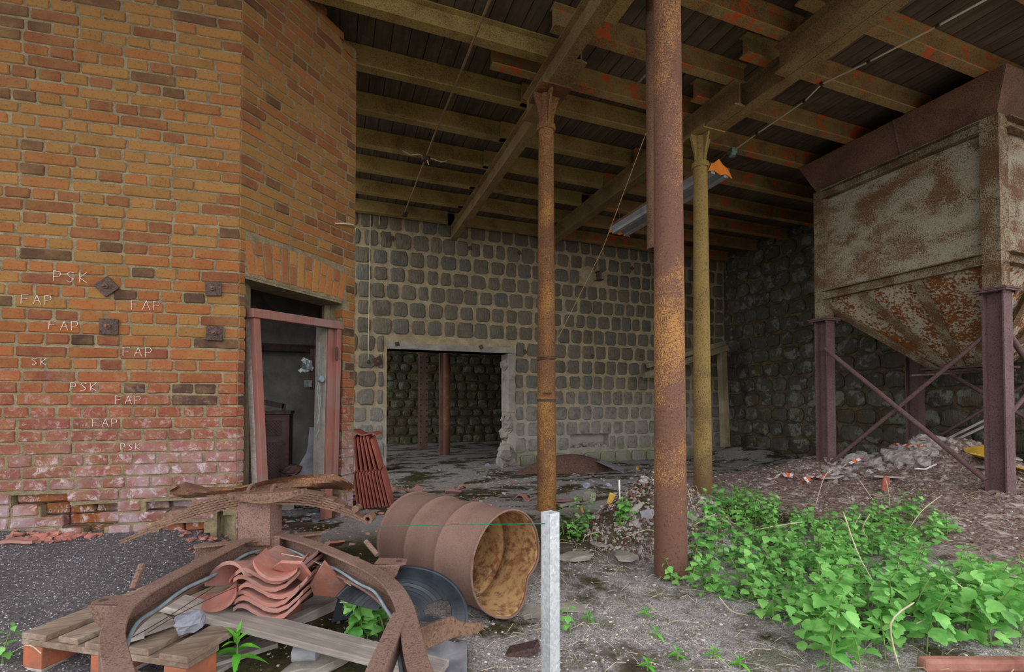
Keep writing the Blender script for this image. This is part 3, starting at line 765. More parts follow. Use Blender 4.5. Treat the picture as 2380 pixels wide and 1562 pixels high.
def iprof(dp, w, tf=0.016, tw=0.012):
    a, b, h = w / 2, tw / 2, dp / 2; f = tf
    return [(-a, -h), (a, -h), (a, -h + f * 0.7), (b, -h + f * 1.4), (b, h - f * 1.4), (a, h - f * 0.7), (a, h), (-a, h), (-a, h - f * 0.7), (-b, h - f * 1.4), (-b, -h + f * 1.4), (-a, -h + f * 0.7)]
def joist(x0, x1, yfar, label, mat='rust_joist'):
    y = yfar - 0.05
    mb = MB().sweep(iprof(JD, 0.1), [(x0, y, JB + JD / 2), (x1, y, JB + JD / 2)])
    obj('roof_joist', mb, mat, label=label, cat='beam', group='steel joists under the plank roof')
LJ = [4.10, 4.82, 5.54, 6.26, 6.92, 7.66, 8.42]
MJ = [(2.45, 1.7), (3.10, 1.72), (3.73, 1.74), (4.35, 1.38), (4.78, 1.86), (5.52, 1.87), (6.22, 1.87), (6.90, 1.87), (7.64, 1.87), (8.42, 1.87)]
RJ = [(2.12, 3.5), (2.78, 3.5), (3.40, 3.55), (4.07, 3.56), (4.73, 3.75), (5.45, 3.76), (6.20, 3.76), (6.90, 3.76), (7.62, 3.76), (8.42, 3.76)]
for i, y in enumerate(reversed(LJ)): joist(-3.3 if y < CYL else CXL, 1.99, y, '%s olive steel joist out from the stone wall, over the brick room bay' % ORD[i])
for i, (y, x0) in enumerate(reversed(MJ)): joist(x0, 3.90, y, '%s rusty steel joist out from the stone wall, between the two girders' % ORD[i], 'rust_joist' if i < 6 else 'rust_joist_primer')
for i, (y, x0) in enumerate(reversed(RJ)): joist(x0, 8.33, y, '%s orange-primed steel joist out from the stone wall, over the hopper bay' % ORD[i], 'rust_joist_primer')
def girder(xc, y0, y1, label, mat='rust_girder'):
    mb = MB().sweep(iprof(GD, 0.112 if xc < 3 else 0.134, 0.02, 0.014), [(xc, y0, GB + GD / 2), (xc, y1, GB + GD / 2)])
    return obj('roof_girder', mb, mat, label=label, cat='beam', group='girders under the roof joists')
girder(1.888, RYN, 4.62, 'near left beam of the girder over the left iron column')
girder(2.0, 3.64, 8.49, 'long back beam of the left girder, running to the stone wall')
girder(2.0, RYN, 3.18, 'near right beam of the left girder, beside the tall front column', 'rust_joist')
girder(3.785, 3.62, 8.49, 'long back beam of the right girder, running to the stone wall')
girder(3.785, RYN, 3.16, 'near left beam of the right girder with a freshly cut end')
girder(3.925, RYN, 4.62, 'near right beam of the girder over the right iron column')
# ---------------------------------------------------------------- columns
def column(px, py, depth, rb_, rt, ztop, zcol, label, mat, cap=None):
    p = PD(px, py, depth); gz = p.z
    root = thing('iron_column', (p.x, p.y, gz), label, 'column')
    mb = MB()
    prof = [(rb_ * lerp(1, rt / rb_, t), lerp(gz - 0.1, zcol, t)) for t in [i / 14 for i in range(15)]]
    mb.lathe(prof, (p.x, p.y, 0), UP, 28, True)
    obj('shaft', mb, mat, root, smooth='auto')
    if cap:
        mb = MB(); mb.lathe([(rt, zcol - 0.03), (rt * 1.2, zcol - 0.028), (rt * 1.27, zcol), (rt * 1.2, zcol + 0.028), (rt * 0.9, zcol + 0.03)], (p.x, p.y, 0), UP, 28)
        obj('collar', mb, mat, root, smooth='auto')
        mb = MB(); mb.lathe([(rt * 0.82, zcol), (rt * 0.80, ztop - 0.02)], (p.x, p.y, 0), UP, 24, True)
        obj('neck', mb, mat, root, smooth='auto')
        hw = 0.135; cx = cap
        for dx, dy in ((1, 0), (-1, 0), (0, 1), (0, -1)):
            mb = MB(); d = V3((dx, dy, 0)); q = V3((-dy, dx, 0)) * 0.011; r0 = rt * 0.7
            pts = [(r0, zcol + 0.03), (rt * 0.95, zcol + 0.03), (rt * 1.05, zcol + 0.1), (rt * 1.3, zcol + 0.19), (hw, ztop - 0.03), (hw, ztop - 0.012), (r0, ztop - 0.012)]
            mb.prism([V3((p.x, p.y, z)) + d * r - q for r, z in pts], q * 2)
            obj('gusset', mb, mat, root)
        mb = MB(); mb.box((cx, p.y, ztop - 0.006), (0.30, 0.34, 0.016))
        mb.box((cx - 0.143, p.y, ztop + 0.014), (0.014, 0.34, 0.03)); mb.box((cx + 0.143, p.y, ztop + 0.014), (0.014, 0.34, 0.03))
        obj('cap_plate', mb, mat, root)
    return root, p
c1, p1 = column(1270.5, 1180, 4.53, 0.092, 0.073, GB, 3.71, 'left rusty iron column with bracket cap and a wire clamp', 'rust_column_left', 1.925)
c2, p2 = column(1634, 1146, 5.25, 0.1, 0.074, GB, 3.71, 'right yellow-brown iron column with bracket cap', 'rust_column_yellow', 3.84)
c3, p3 = column(1559, 1298, 2.985, 0.099, 0.082, GB, GB - 0.001, 'tall thick rusty iron column standing in front by the nettles', 'rust_column')
mb = MB(); z = 1.09
mb.lathe([(0.086, z - 0.011), (0.092, z - 0.01), (0.092, z + 0.01), (0.086, z + 0.011)], (p1.x, p1.y, 0), UP, 24)
cl = obj('pipe_clamp', mb, 'rust_nail', c1, smooth='auto', label='rusty clamp band')
mb = MB(); q = PD(1268, 914, 4.40); mb.tube([q + V3((-0.03, 0, 0)), q + V3((0.06, 0, 0))], 0.008, 8)
obj('bolt', mb, 'rust_nail', cl)
mb = MB()
for i, zz in enumerate((1.49, 1.505, 1.48)):
    pts = []
    for k in range(21):
        th = 2 * math.pi * k / 20; rr = 0.092 + 0.004 * math.sin(3 * th + i)
        pts.append((p1.x + rr * math.cos(th), p1.y + rr * math.sin(th), zz + 0.012 * math.sin(th + i)))
    mb.tube(pts, 0.003, 5)
e = PD(1290, 800, 4.45)
mb.tube([e, e + V3((0.02, -0.02, 0.06)), e + V3((0.03, -0.02, -0.01)), e + V3((0.01, -0.02, -0.05)), e + V3((0.06, -0.02, -0.07))], 0.003, 5)
obj('tie_wire', mb, 'rust_nail', c1)
pp = PD(1521, 580, 3.62)
mb = MB(); mb.lathe([(0.056, pp.z), (0.056, JB + JD)], (pp.x, pp.y, 0), UP, 20); mb.lathe([(0.050, pp.z), (0.050, JB)], (pp.x, pp.y, 0), UP, 20)
mb.lathe([(0.050, pp.z), (0.056, pp.z)], (pp.x, pp.y, 0), UP, 20)
obj('hanging_pipe', mb, 'rust_hood', label='dark open pipe hanging from the roof behind the tall column', cat='pipe', smooth='auto')

# ---------------------------------------------------------------- steel hopper
HX0, HX1, HY0, HY1 = 6.07, 8.10, 2.655, 4.59
ZC, ZR0, ZR1, ZT = 2.16, 2.44, 2.56, 3.90
hop = thing('steel_hopper', (7.1, 3.6, 0), 'big rusted steel hopper on four purple-brown legs', 'hopper')
LEGS = [(HX0 + 0.08, HY1 - 0.08), (HX0 + 0.08, HY0 + 0.08), (HX1 - 0.08, HY1 - 0.08), (HX1 - 0.08, HY0 + 0.08)]
def hprof(w, d, tf=0.014, tw=0.012):    # flanges face +-y
    a, h = w / 2, d / 2
    return [(-a, -h), (a, -h), (a, -h + tf), (tw / 2, -h + tf), (tw / 2, h - tf), (a, h - tf), (a, h), (-a, h), (-a, h - tf), (-tw / 2, h - tf), (-tw / 2, -h + tf), (-a, -h + tf)]
for i, (x, y) in enumerate(LEGS):
    mb = MB(); pr = hprof(0.15, 0.17)
    mb.prism([(x + a, y + b, -0.1) for a, b in pr], (0, 0, ZC + 0.1))
    lg = obj('leg', mb, 'rust_dark', hop)
    mb = MB(); mb.box((x, y, ZC + 0.008), (0.26, 0.26, 0.016)); mb.box((x, y, ZC + 0.028), (0.27, 0.27, 0.016))
    for bx in (-0.1, 0.1):
        for by in (-0.1, 0.1): mb.tube([(x + bx, y + by, ZC - 0.025), (x + bx, y + by, ZC + 0.05)], 0.012, 6)
    obj('flange_plate', mb, 'rust_dark', lg)
    mb = MB(); mb.box((x, y, (ZT + 0.02 + ZC + 0.036) / 2), (0.15, 0.15, ZT + 0.02 - ZC - 0.036))
    obj('upper_post', mb, 'hopper_rail', hop)
X0, X1, Y0, Y1 = HX0 + 0.04, HX1 - 0.04, HY0 + 0.04, HY1 - 0.04
sides = [((X0, Y1), (X0, Y0), (-1, 0)), ((X0, Y0), (X1, Y0), (0, -1)), ((X1, Y0), (X1, Y1), (1, 0)), ((X1, Y1), (X0, Y1), (0, 1))]
for i, (a, b, nn) in enumerate(sides):
    a3 = V3((*a, 0)); b3 = V3((*b, 0)); n3 = V3((*nn, 0)); d = (b3 - a3).normalized()
    def fn(u, v, a3=a3, b3=b3, n3=n3):
        p = a3.lerp(b3, u) + UP * lerp(ZR1 - 0.02, ZT - 0.08, v)
        w = 0.014 * math.sin(u * 5 + v * 2) * math.sin(v * 4 + 1) + 0.006 * fbm(u * 5, v * 4, i)
        return p + n3 * (w - 0.02)
    mb = MB(); mb.slab(fn, 18, 12, n3 * -0.006)
    obj('side_plate', mb, 'hopper_paint', hop, smooth='auto')
    for zz, nm in ((ZT - 0.055, 'top_rail'), ((ZR0 + ZR1) / 2, 'bottom_rail')):
        mb = MB(); h = 0.12
        prof = [(-0.0, -h / 2), (0.075, -h / 2), (0.075, -h / 2 + 0.012), (0.012, -h / 2 + 0.012), (0.012, h / 2 - 0.012), (0.075, h / 2 - 0.012), (0.075, h / 2), (0.0, h / 2)]
        p0 = a3 + d * 0.09 + UP * zz; p1_ = b3 - d * 0.09 + UP * zz
        sgn = 1 if d.cross(UP).dot(n3) > 0 else -1
        mb.sweep([(x * sgn, y) for x, y in prof], [p0, p1_])
        obj(nm, mb, 'hopper_rail', hop)
OXc, OYc, OH, OZZ = 7.25, 3.50, 0.19, 1.50
top = [(X0, Y1), (X0, Y0), (X1, Y0), (X1, Y1)]; bot = [(OXc - OH, OYc + OH), (OXc - OH, OYc - OH), (OXc + OH, OYc - OH), (OXc + OH, OYc + OH)]
for i in range(4):
    j = (i + 1) % 4
    A, B = V3((*top[i], ZR0 + 0.02)), V3((*top[j], ZR0 + 0.02)); Cc, D = V3((*bot[j], OZZ)), V3((*bot[i], OZZ))
    nn = (B - A).cross(Cc - B).normalized()
    if nn.z > 0: nn = -nn
    mb = MB(); mb.slab(lambda u, v: A.lerp(B, u).lerp(D.lerp(Cc, u), v) + nn * 0.008 * fbm(u * 4, v * 4, i + 9), 10, 10, nn * -0.006)
    pl = obj('funnel_plate', mb, 'funnel_paint', hop, smooth='auto')
    fr = (0.0, 0.30, 0.63, 1.0) if i == 0 else (0.0, 0.36, 0.68)
    for f in fr:
        mb = MB(); p0 = A.lerp(B, f) + nn * 0.03; q0 = D.lerp(Cc, f) + nn * 0.03
        mb.bar(p0, q0, 0.05, 0.05, nn); mb.bar(p0 + nn * 0.02, q0 + nn * 0.02, 0.09, 0.008, nn)
        obj('funnel_rib', mb, 'hopper_rail', hop)
mb = MB()
for zz, hw in ((OZZ - 0.01, 0.30), (OZZ - 0.045, 0.27)):
    for dx, dy, lx, ly in ((0, -hw, 2 * hw, 0.09), (0, hw, 2 * hw, 0.09), (-hw, 0, 0.09, 2 * hw), (hw, 0, 0.09, 2 * hw)):
        mb.box((OXc + dx, OYc + dy, zz), (lx, ly, 0.022))
mb.bar((OXc - 0.75, OYc + 0.2, OZZ - 0.10), (OXc + 0.1, OYc - 0.1, OZZ - 0.05), 0.03, 0.02)
obj('outlet_frame', mb, 'rust_nail', hop, label='dark slide frame of the outlet')
B0 = LEGS[1]; A0 = LEGS[0]; Cl = LEGS[2]; D0 = LEGS[3]
def brace(p, q, r=0.026):
    mb = MB(); mb.tube([p, q], r, 10); obj('brace', mb, 'rust_dark', hop, smooth='auto')
xx = HX0 - 0.01
zt = PX(1900, 812, xx).z; zb = PX(2308, 1118, xx).z; brace((xx, A0[1] - 0.07, zt), (xx, B0[1] + 0.07, zb))
zt2 = PX(2308, 775, xx).z; zb2 = PX(1910, 1078, xx).z; brace((xx + 0.05, A0[1] - 0.07, zb2), (xx + 0.05, B0[1] + 0.07, zt2), 0.022)
xx = HX1 - 0.08
brace((xx, Cl[1] - 0.07, 1.75), (xx, D0[1], 0.45)); brace((xx + 0.04, Cl[1] - 0.07, 0.45), (xx + 0.04, D0[1], 1.75), 0.022)
yy = HY0 + 0.02
brace((B0[0] + 0.06, yy, 1.75), (D0[0] - 0.06, yy, 0.3)); brace((B0[0] + 0.06, yy + 0.04, 0.9), (D0[0] - 0.06, yy + 0.04, 2.05), 0.022)
hb = [(X0 - 0.0, Y1), (X0 - 0.0, Y0), (X1, Y0), (X1, Y1)]; fl = 0.15
ht = [(X0 - fl, Y1 + fl), (X0 - fl, Y0 - fl), (X1 + fl * 0.6, Y0 - fl), (X1 + fl * 0.6, Y1 + fl)]
for i in range(4):
    j = (i + 1) % 4
    A, B = V3((*hb[i], ZT + 0.02)), V3((*hb[j], ZT + 0.02)); Cc, D = V3((*ht[j], JB - 0.01)), V3((*ht[i], JB - 0.01))
    nn = (B - A).cross(Cc - B).normalized(); 
    mb = MB(); mb.slab(lambda u, v: A.lerp(B, u).lerp(D.lerp(Cc, u), v) + nn * 0.01 * math.sin(u * 9) * math.sin(v * 3), 14, 4, nn * 0.005)
    obj('hood_plate', mb, 'rust_hood', hop, smooth='auto')
    if i == 0:
        mb = MB(); mb.bar(A.lerp(B, 0.55) - V3((0.008, 0, 0)), D.lerp(Cc, 0.55) - V3((0.008, 0, 0)), 0.012, 0.012); obj('hood_seam', mb, 'rust_dark', hop)

# ---------------------------------------------------------------- wall plates and bolts
def anchor(wall, px, py, half, rot, label, mat='rust_nail', name='anchor_plate', cat='anchor plate', group=None, z=None):
    s, zz = wall.px(px, py); c = wall.at(s, zz, -0.005)
    root = thing(name, c, label, cat, group)
    u = wall.r * math.cos(rot) + UP * math.sin(rot); v = -wall.r * math.sin(rot) + UP * math.cos(rot)
    mb = MB(); mb.prism([c + u * half + v * half, c - u * half + v * half, c - u * half - v * half, c + u * half - v * half], wall.n * -0.010)
    obj('plate', mb, mat, root, bevel=0.002)
    mb = MB(); mb.lathe([(half * 0.32, 0.008), (half * 0.32, 0.024)], c, -wall.n, 6, True); mb.lathe([(half * 0.17, 0.02), (half * 0.17, 0.05)], c, -wall.n, 10, True)
    obj('bolt', mb, 'rust_spring', root)
anchor(W1, 250, 667, 0.050, 0.72, 'rusty square anchor plate turned on its corner on the brick wall')
anchor(W1, 255, 760, 0.052, 0.0, 'rusty anchor plate below the plate that stands on its corner')
anchor(W1, 497, 672, 0.048, 0.06, 'rusty anchor plate beside the door head, upper of two')
anchor(W1, 500, 775, 0.050, -0.03, 'rusty anchor plate beside the door, lower of two')
for i, (x, y) in enumerate([(911, 554), (1092, 577), (1207, 588), (1469, 624)]):
    anchor(WB, x, y, 0.036, 0.3 * i, 'small rusty bolt head high on the stone wall, %s from the brick room' % ORD[i], name='wall_bolt', cat='bolt', group='upper row of bolts in the stone wall')
for i, (x, y) in enumerate([(923, 800), (1118, 807), (1220, 818), (1376, 828), (1489, 828)]):
    anchor(WB, x, y, 0.038, 0.2 + 0.25 * i, 'small rusty bolt head at doorway height on the stone wall, %s from the brick room' % ORD[i], name='wall_bolt', cat='bolt', group='lower row of bolts in the stone wall')
anchor(WB, 878, 840, 0.075, 0.4, 'larger tilted rusty plate left of the stone doorway', name='wall_plate')
s, z = WB.px(1388, 643); c = WB.at(s, z, 0)
mb = MB(); mb.prism([c + V3((x, 0.02, y)) for x, y in [(-0.055, -0.09), (0.075, -0.09), (0.075, -0.075), (0.02, -0.07), (0.02, 0.07), (0.075, 0.075), (0.075, 0.09), (-0.055, 0.09), (-0.055, 0.075), (-0.01, 0.07), (-0.01, -0.07), (-0.055, -0.075)]], (0, -0.16, 0))
obj('beam_stub', mb, 'rust_dark', label='short sawn beam end sticking out of the mortar patch', cat='beam')

# chalk letters
GL = {'F': [[(0, 0), (0, 1), (0.62, 1)], [(0, 0.55), (0.5, 0.55)]], 'A': [[(0, 0), (0.35, 1), (0.7, 0)], [(0.15, 0.4), (0.55, 0.4)]],
      'P': [[(0, 0), (0, 1), (0.5, 0.95), (0.58, 0.72), (0.48, 0.5), (0, 0.45)]], 'S': [[(0.6, 0.9), (0.3, 1), (0.05, 0.8), (0.3, 0.52), (0.55, 0.3), (0.3, 0.0), (0, 0.12)]],
      'K': [[(0, 0), (0, 1)], [(0.6, 1), (0.02, 0.45), (0.62, 0)]]}
for word, px, py, hh in [('PSK', 166, 644, 0.066), ('FAP', 88, 697, 0.058), ('FAP', 341, 710, 0.060), ('FAP', 150, 757, 0.056), ('FAP', 322, 818, 0.060), ('PSK', 196, 899, 0.052), ('FAP', 300, 930, 0.052), ('FAP', 246, 983, 0.050), ('SK', 93, 841, 0.045), ('PSK', 305, 1038, 0.040)]:
    s, z = W1.px(px, py); mb = MB(); adv = hh * 1.05; x0 = s - adv * (len(word) - 0.3) / 2
    for i, ch in enumerate(word):
        for st in GL[ch]:
            pts = [W1.at(x0 + i * adv + a * hh * 1.0 + rb.uniform(-0.002, 0.002), z + (b - 0.5) * hh + rb.uniform(-0.002, 0.002), -0.0045) for a, b in st]
            for p, q in zip(pts, pts[1:]): mb.bar(p, q, 0.0024, 0.0022, W1.n)
    obj('chalk_writing', mb, 'chalk', wall_left, label='chalk letters %s on the bricks' % word)

# ---------------------------------------------------------------- door frame and the room behind
fr = thing('door_frame', W2.at((dl + dr) / 2, 0.06, 0.1), 'broken red-painted wooden door frame leaning in the brick doorway', 'door frame')
def w2(px, py, d):                    # a point on the plane d metres inside the doorway face
    o = W2.o + W2.n * d; r = ray(px, py); t = (o - EYE).dot(W2.n) / r.dot(W2.n); return EYE + r * t
mb = MB(); a, b = w2(580, 727, 0.0), w2(792, 758, 0.0)
mb.bar(a, b, 0.075, 0.065, UP); obj('head_rail', mb, 'red_frame', fr, bevel=0.004)
mb = MB(); mb.bar(w2(592, 735, 0.01), w2(611, 1120, -0.05), 0.050, 0.05, W2.n); obj('leaning_post', mb, 'red_frame', fr, bevel=0.004, label='red edge of the leaning post')
mb = MB(); mb.bar(w2(582, 740, 0.06), w2(597, 1125, 0.0), 0.045, 0.05, W2.n); obj('post_board', mb, 'grey_plank', fr, bevel=0.004, label='bare grey side of the leaning post')
mb = MB(); mb.bar(w2(766, 752, 0.05), w2(758, 1205, 0.03), 0.075, 0.06, W2.n); obj('post', mb, 'red_frame', fr, bevel=0.004)
mb = MB(); mb.bar(w2(785, 752, 0.0), w2(776, 1120, 0.0), 0.05, 0.05, W2.n); obj('post_board', mb, 'red_frame', fr, bevel=0.004)
mb = MB(); mb.bar(w2(751, 752, 0.1), w2(743, 1105, 0.09), 0.035, 0.12, W2.n); obj('steel_strip', mb, 'galvanised' if False else 'concrete', fr)
mb = MB(); c = w2(783, 822, -0.03); mb.box(c, (0.025, 0.012, 0.10), W2.M); mb.tube([c + V3((0, 0, -0.06)), c + V3((0, 0, 0.06))], 0.008, 8); obj('hinge', mb, 'dark_metal', fr)
# heater cabinet
cabp = PY(640, 1080, 5.0); cw = 0.56
cab = thing('heater_cabinet', (cabp.x, 5.0, 0.05), 'old brown metal cabinet with mesh grilles inside the doorway', 'cabinet')
cx0 = PY(672, 1000, 4.85).x - cw; cx1 = cx0 + cw; zt = PY(640, 962, 4.85).z
mb = MB(); mb.box(((cx0 + cx1) / 2, 5.05, (zt + 0.22) / 2), (cw, 0.38, zt - 0.22)); obj('body', mb, 'cabinet_brown', cab, bevel=0.01)
mb = MB(); mb.box(((cx0 + cx1) / 2, 5.05, 0.14), (cw + 0.1, 0.46, 0.13)); obj('plinth', mb, 'grey_plank', cab, bevel=0.008)
mb = MB(); mb.box(((cx0 + cx1) / 2, 5.05, zt + 0.01), (cw + 0.03, 0.42, 0.03)); obj('lid', mb, 'dark_metal', cab, bevel=0.005)
for z0_, z1_ in ((0.28, zt - 0.26), (zt - 0.20, zt - 0.06)):
    mb = MB(); mb.box(((cx0 + cx1) / 2 - 0.01, 4.853, (z0_ + z1_) / 2), (cw - 0.1, 0.012, z1_ - z0_)); g = obj('grille', mb, 'dark_metal', cab)
    mb = MB(); st = 0.028; n = int((cw - 0.12 + z1_ - z0_) / st)
    w_, h_ = cw - 0.12, z1_ - z0_ - 0.02; xa = cx0 + 0.05; za = z0_ + 0.01
    for k in range(n):
        t = k * st; x_a, z_a = (t, 0) if t < w_ else (w_, t - w_); x_b, z_b = (0, t) if t < h_ else (t - h_, h_)
        mb.bar((xa + x_a, 4.843, za + z_a), (xa + x_b, 4.843, za + z_b), 0.005, 0.006, (0, 1, 0))
        mb.bar((xa + w_ - x_a, 4.841, za + z_a), (xa + w_ - x_b, 4.841, za + z_b), 0.005, 0.006, (0, 1, 0))
    obj('wire_mesh', mb, 'cabinet_brown', g, kind='stuff')
mb = MB(); mb.bar((cx0 + 0.28, 5.0, zt + 0.12), (cx1 - 0.06, 5.0, zt + 0.07), 0.03, 0.05); mb.bar((cx1 - 0.06, 5.0, zt + 0.02), (cx1 - 0.06, 5.0, zt + 0.09), 0.03, 0.03); mb.bar((cx0 + 0.3, 5.0, zt + 0.02), (cx0 + 0.3, 5.0, zt + 0.12), 0.03, 0.03)
obj('top_handle', mb, 'dark_metal', cab)
# fuse board, meter, wire
fb = thing('fuse_board', w2(735, 860, 0.35), 'brown fuse board with a broken meter just inside the doorway', 'fuse board')
q = w2(735, 858, 0.32); mb = MB(); mb.box(q, (0.10, 0.05, 0.36), W2.M); obj('board', mb, 'cabinet_brown', fb, bevel=0.003)
q = w2(714, 848, 0.32); mb = MB(); mb.box(q, (0.06, 0.06, 0.08), W2.M)
for k in range(9): mb.box(q + V3((rb.uniform(-.05, .05), rb.uniform(-.05, .02), rb.uniform(-.06, .06))), (rb.uniform(.02, .05), .02, rb.uniform(.01, .04)), Matrix.Rotation(rb.uniform(0, 3), 3, 'Y'))
obj('meter_works', mb, 'bright_metal', fb)
q = w2(716, 892, 0.32); mb = MB(); mb.box(q, (0.04, 0.05, 0.06), W2.M); obj('terminal', mb, 'bright_metal', fb)
jw = thing('wall_wire', w2(742, 880, 0.02), 'grey wire with a round junction box hanging on the door post', 'wire')
mb = MB(); mb.tube([w2(742, 795, 0.05), w2(741, 850, 0.05), w2(741, 880, 0.04), w2(738, 905, 0.05), w2(742, 960, 0.05), w2(741, 1000, 0.05), w2(733, 1015, 0.05)], 0.004, 6); mb.tube([w2(743, 885, 0.05), w2(744, 940, 0.05), w2(738, 985, 0.05)], 0.004, 6); obj('wire', mb, 'cable_grey', jw)
mb = MB(); mb.lathe([(0.028, 0), (0.028, 0.035), (0.02, 0.04)], w2(741, 881, 0.05), -W2.n, 14, True); obj('junction_box', mb, 'cable_grey', jw)
mb = MB(); mb.bar(PY(600, 806, 5.3), PY(745, 812, 5.3), 0.06, 0.07); obj('pipe_rail', mb, 'dark_metal', label='dark rail across the back wall of the room behind the doorway', cat='rail')
for i, (x, y, lx, h) in enumerate([(715, 1085, 0.14, 0.24), (728, 1040, 0.10, 0.36)]):
    q = w2(x, y, 0.36); mb = MB(); mb.box(q, (lx, 0.012, h), Matrix.Rotation(0.5, 3, 'Y') if i == 0 else Matrix.Rotation(0.1, 3, 'Y')); obj('grey_slate', mb, 'grey_plastic', label=('tilted grey panel on the floor inside the doorway', 'upright grey panel leaning inside the doorway')[i], cat='panel')
mb = MB(); mb.rock(w2(676, 1092, 0.4), 0.07, 4, (1.2, 1, 0.7), 9, 0.5); obj('rubbish_lump', mb, 'dark_metal', label='dark crumpled lump on the floor inside the doorway', cat='rubbish')
q = W2.at(*W2.px(806, 525), -0.02)
mb = MB(); mb.tube([W2.at(*W2.px(778, 519), -0.0), W2.at(*W2.px(795, 521), -0.03), W2.at(*W2.px(815, 524), -0.03), W2.at(*W2.px(826, 530), 0.0), W2.at(*W2.px(827, 545), 0.02)], 0.006, 6); obj('conduit', mb, 'cream_pipe', label='cream cable looping round the end of the brick wall', cat='cable')

# hall wall: switch drop and conduit
mb = MB(); mb.tube([PY(861, 497, BY - 0.02), PY(859, 640, BY - 0.02), PY(857, 760, BY - 0.02), PY(856, 836, BY - 0.02)], 0.007, 6); sw = thing('light_switch', PY(856, 840, BY - 0.02), 'round black switch on a cream wire down the stone wall', 'switch'); obj('wire', mb, 'cream_pipe', sw)
mb = MB(); mb.lathe([(0.03, 0), (0.03, 0.04), (0.018, 0.05)], PY(856, 841, BY), (0, -1, 0), 14, True); obj('knob', mb, 'dark_metal', sw)
mb = MB(); mb.tube([PY(882, 500, BY - 0.02), PY(882, 522, BY - 0.02)], 0.007, 6); obj('conduit', mb, 'cream_pipe', label='short cream wire end high on the stone wall', cat='cable')
# timber prop in the back corner
pr = thing('timber_prop', PY(1690, 1035, 7.9), 'pale wooden post with a slanting beam in the back corner', 'timber')
mb = MB(); a = PY(1677, 812, 7.9); b = PY(1686, 1038, 7.9); mb.bar(a, b, 0.15, 0.13, (0, 1, 0)); obj('post', mb, 'pale_beam', pr, bevel=0.006)
mb = MB(); mb.bar(PY(1688, 808, 7.88), PY(1496, 873, 8.15), 0.15, 0.12); obj('beam', mb, 'pale_beam', pr, bevel=0.006)
mb = MB(); mb.bar(PY(1683, 797, 8.03), PY(1505, 850, 8.3), 0.12, 0.10); obj('beam', mb, 'pale_beam', pr, bevel=0.006)
# far chamber columns
def far_post(px0, px1, py, Y, label, kind):
    a, b = PY(px0, py, Y), PY(px1, py, Y); c = (a + b) / 2; w = (b - a).length
    root = thing('chamber_post', c, label, 'column')
    mb = MB()
    if kind == 'round': mb.lathe([(w / 2, -0.15), (w / 2, 4.5)], (c.x, c.y, 0), UP, 18)
    else: mb.prism([(c.x + x, c.y + y, -0.15) for x, y in hprof(w, w, 0.03, 0.03)], (0, 0, 4.65))
    o = obj('shaft', mb, 'rust_machine' if kind != 'round' else 'rust_column', root, smooth='auto' if kind == 'round' else False)
    mb = MB()
    if kind == 'rivet':
        for k in range(22):
            for dx in (-0.35, 0.35): mb.rock((c.x + dx * w, c.y - w / 2, 0.05 + k * 0.14), 0.02, k, (1, 1, 1), 6, 0)
        obj('rivets', mb, 'rust_nail', root, kind='stuff')
far_post(973, 992, 1022, 12.6, 'riveted rusty post in the far chamber, left of the pair', 'rivet')
far_post(1021, 1029, 1034, 11.0, 'thin rusty channel post beside the round pillar in the far chamber', 'channel')
far_post(1030, 1046, 1040, 10.9, 'round brown pillar in the far chamber', 'round')

# ---------------------------------------------------------------- things hung from the roof
lt = thing('strip_light', PD(1550, 470, 5.3), 'hanging twin strip light fitting with orange end pieces', 'light')
def at_z(px, py, z): return PZ(px, py, z)
LZ = 3.83
a0, a1 = PD(1440, 541, 6.9), PD(1672, 402, 5.35)
dv = (a1 - a0).normalized(); sd = dv.cross(UP).normalized()
for k, off in enumerate((-0.105, 0.105)):
    mb = MB(); prof = [(-0.09, 0.035), (-0.035, 0.0), (-0.03, -0.035), (0.03, -0.035), (0.035, 0.0), (0.09, 0.035), (0.085, 0.04), (-0.085, 0.04)]
    mb.sweep([(x + off, y) for x, y in prof], [a0, a1]); obj('reflector', mb, 'lamp_grey', lt)
mb = MB(); mb.bar(a0 + UP * 0.065, a1 + UP * 0.065, 0.34, 0.05); obj('housing', mb, 'rust_hood', lt)
for nm, pp_, sg in (('end_plate', a0, -1), ('end_plate', a1, 1)):
    mb = MB(); mb.prism([pp_ + dv * 0.005 * sg + sd * x + UP * y for x, y in [(-0.20, -0.03), (-0.10, 0.0), (0, -0.03), (0.10, 0.0), (0.20, -0.03), (0.14, 0.07), (0.08, 0.10), (0.02, 0.15), (-0.04, 0.10), (-0.12, 0.07)]], dv * 0.008 * sg); obj(nm, mb, 'lamp_orange', lt)
mb = MB(); h = PD(1693, 357, 5.25); mb.tube([a1 + UP * 0.14, h + UP * 0.02], 0.003, 5); obj('hanger', mb, 'dark_metal', lt)
mb = MB(); mb.tube([a0 + UP * 0.09, a0 + UP * 0.42], 0.003, 5); obj('hanger', mb, 'dark_metal', lt)
mb = MB()
w0 = PZ(2292, -2, JB - 0.02); w1 = PZ(2262, 5, JB - 0.02)
pts = [PZ(2300, -6, JB - 0.03), PZ(2180, 60, JB - 0.06), PZ(2020, 143, JB - 0.05), PZ(1910, 195, JB - 0.02), PZ(1870, 235, JB - 0.06), PZ(1760, 310, JB - 0.06), PZ(1702, 352, JB - 0.10)]
mb.tube(pts, 0.009, 6); wr = thing('roof_cable', pts[0], 'pale cable clipped along the joists above the hopper side', 'cable'); obj('cable', mb, 'cream_pipe', wr)
mb = MB(); mb.box(pts[-1], (0.08, 0.08, 0.06)); mb.lathe([(0.04, 0), (0.045, 0.05)], pts[-1] - UP * 0.06, UP, 12, True); obj('box', mb, 'green_box', wr, label='greenish junction box')
mb = MB()
for t in (0, 1, 2, 3, 4): 
    p = pts[t + 1]; mb.box(p, (0.03, 0.03, 0.03))
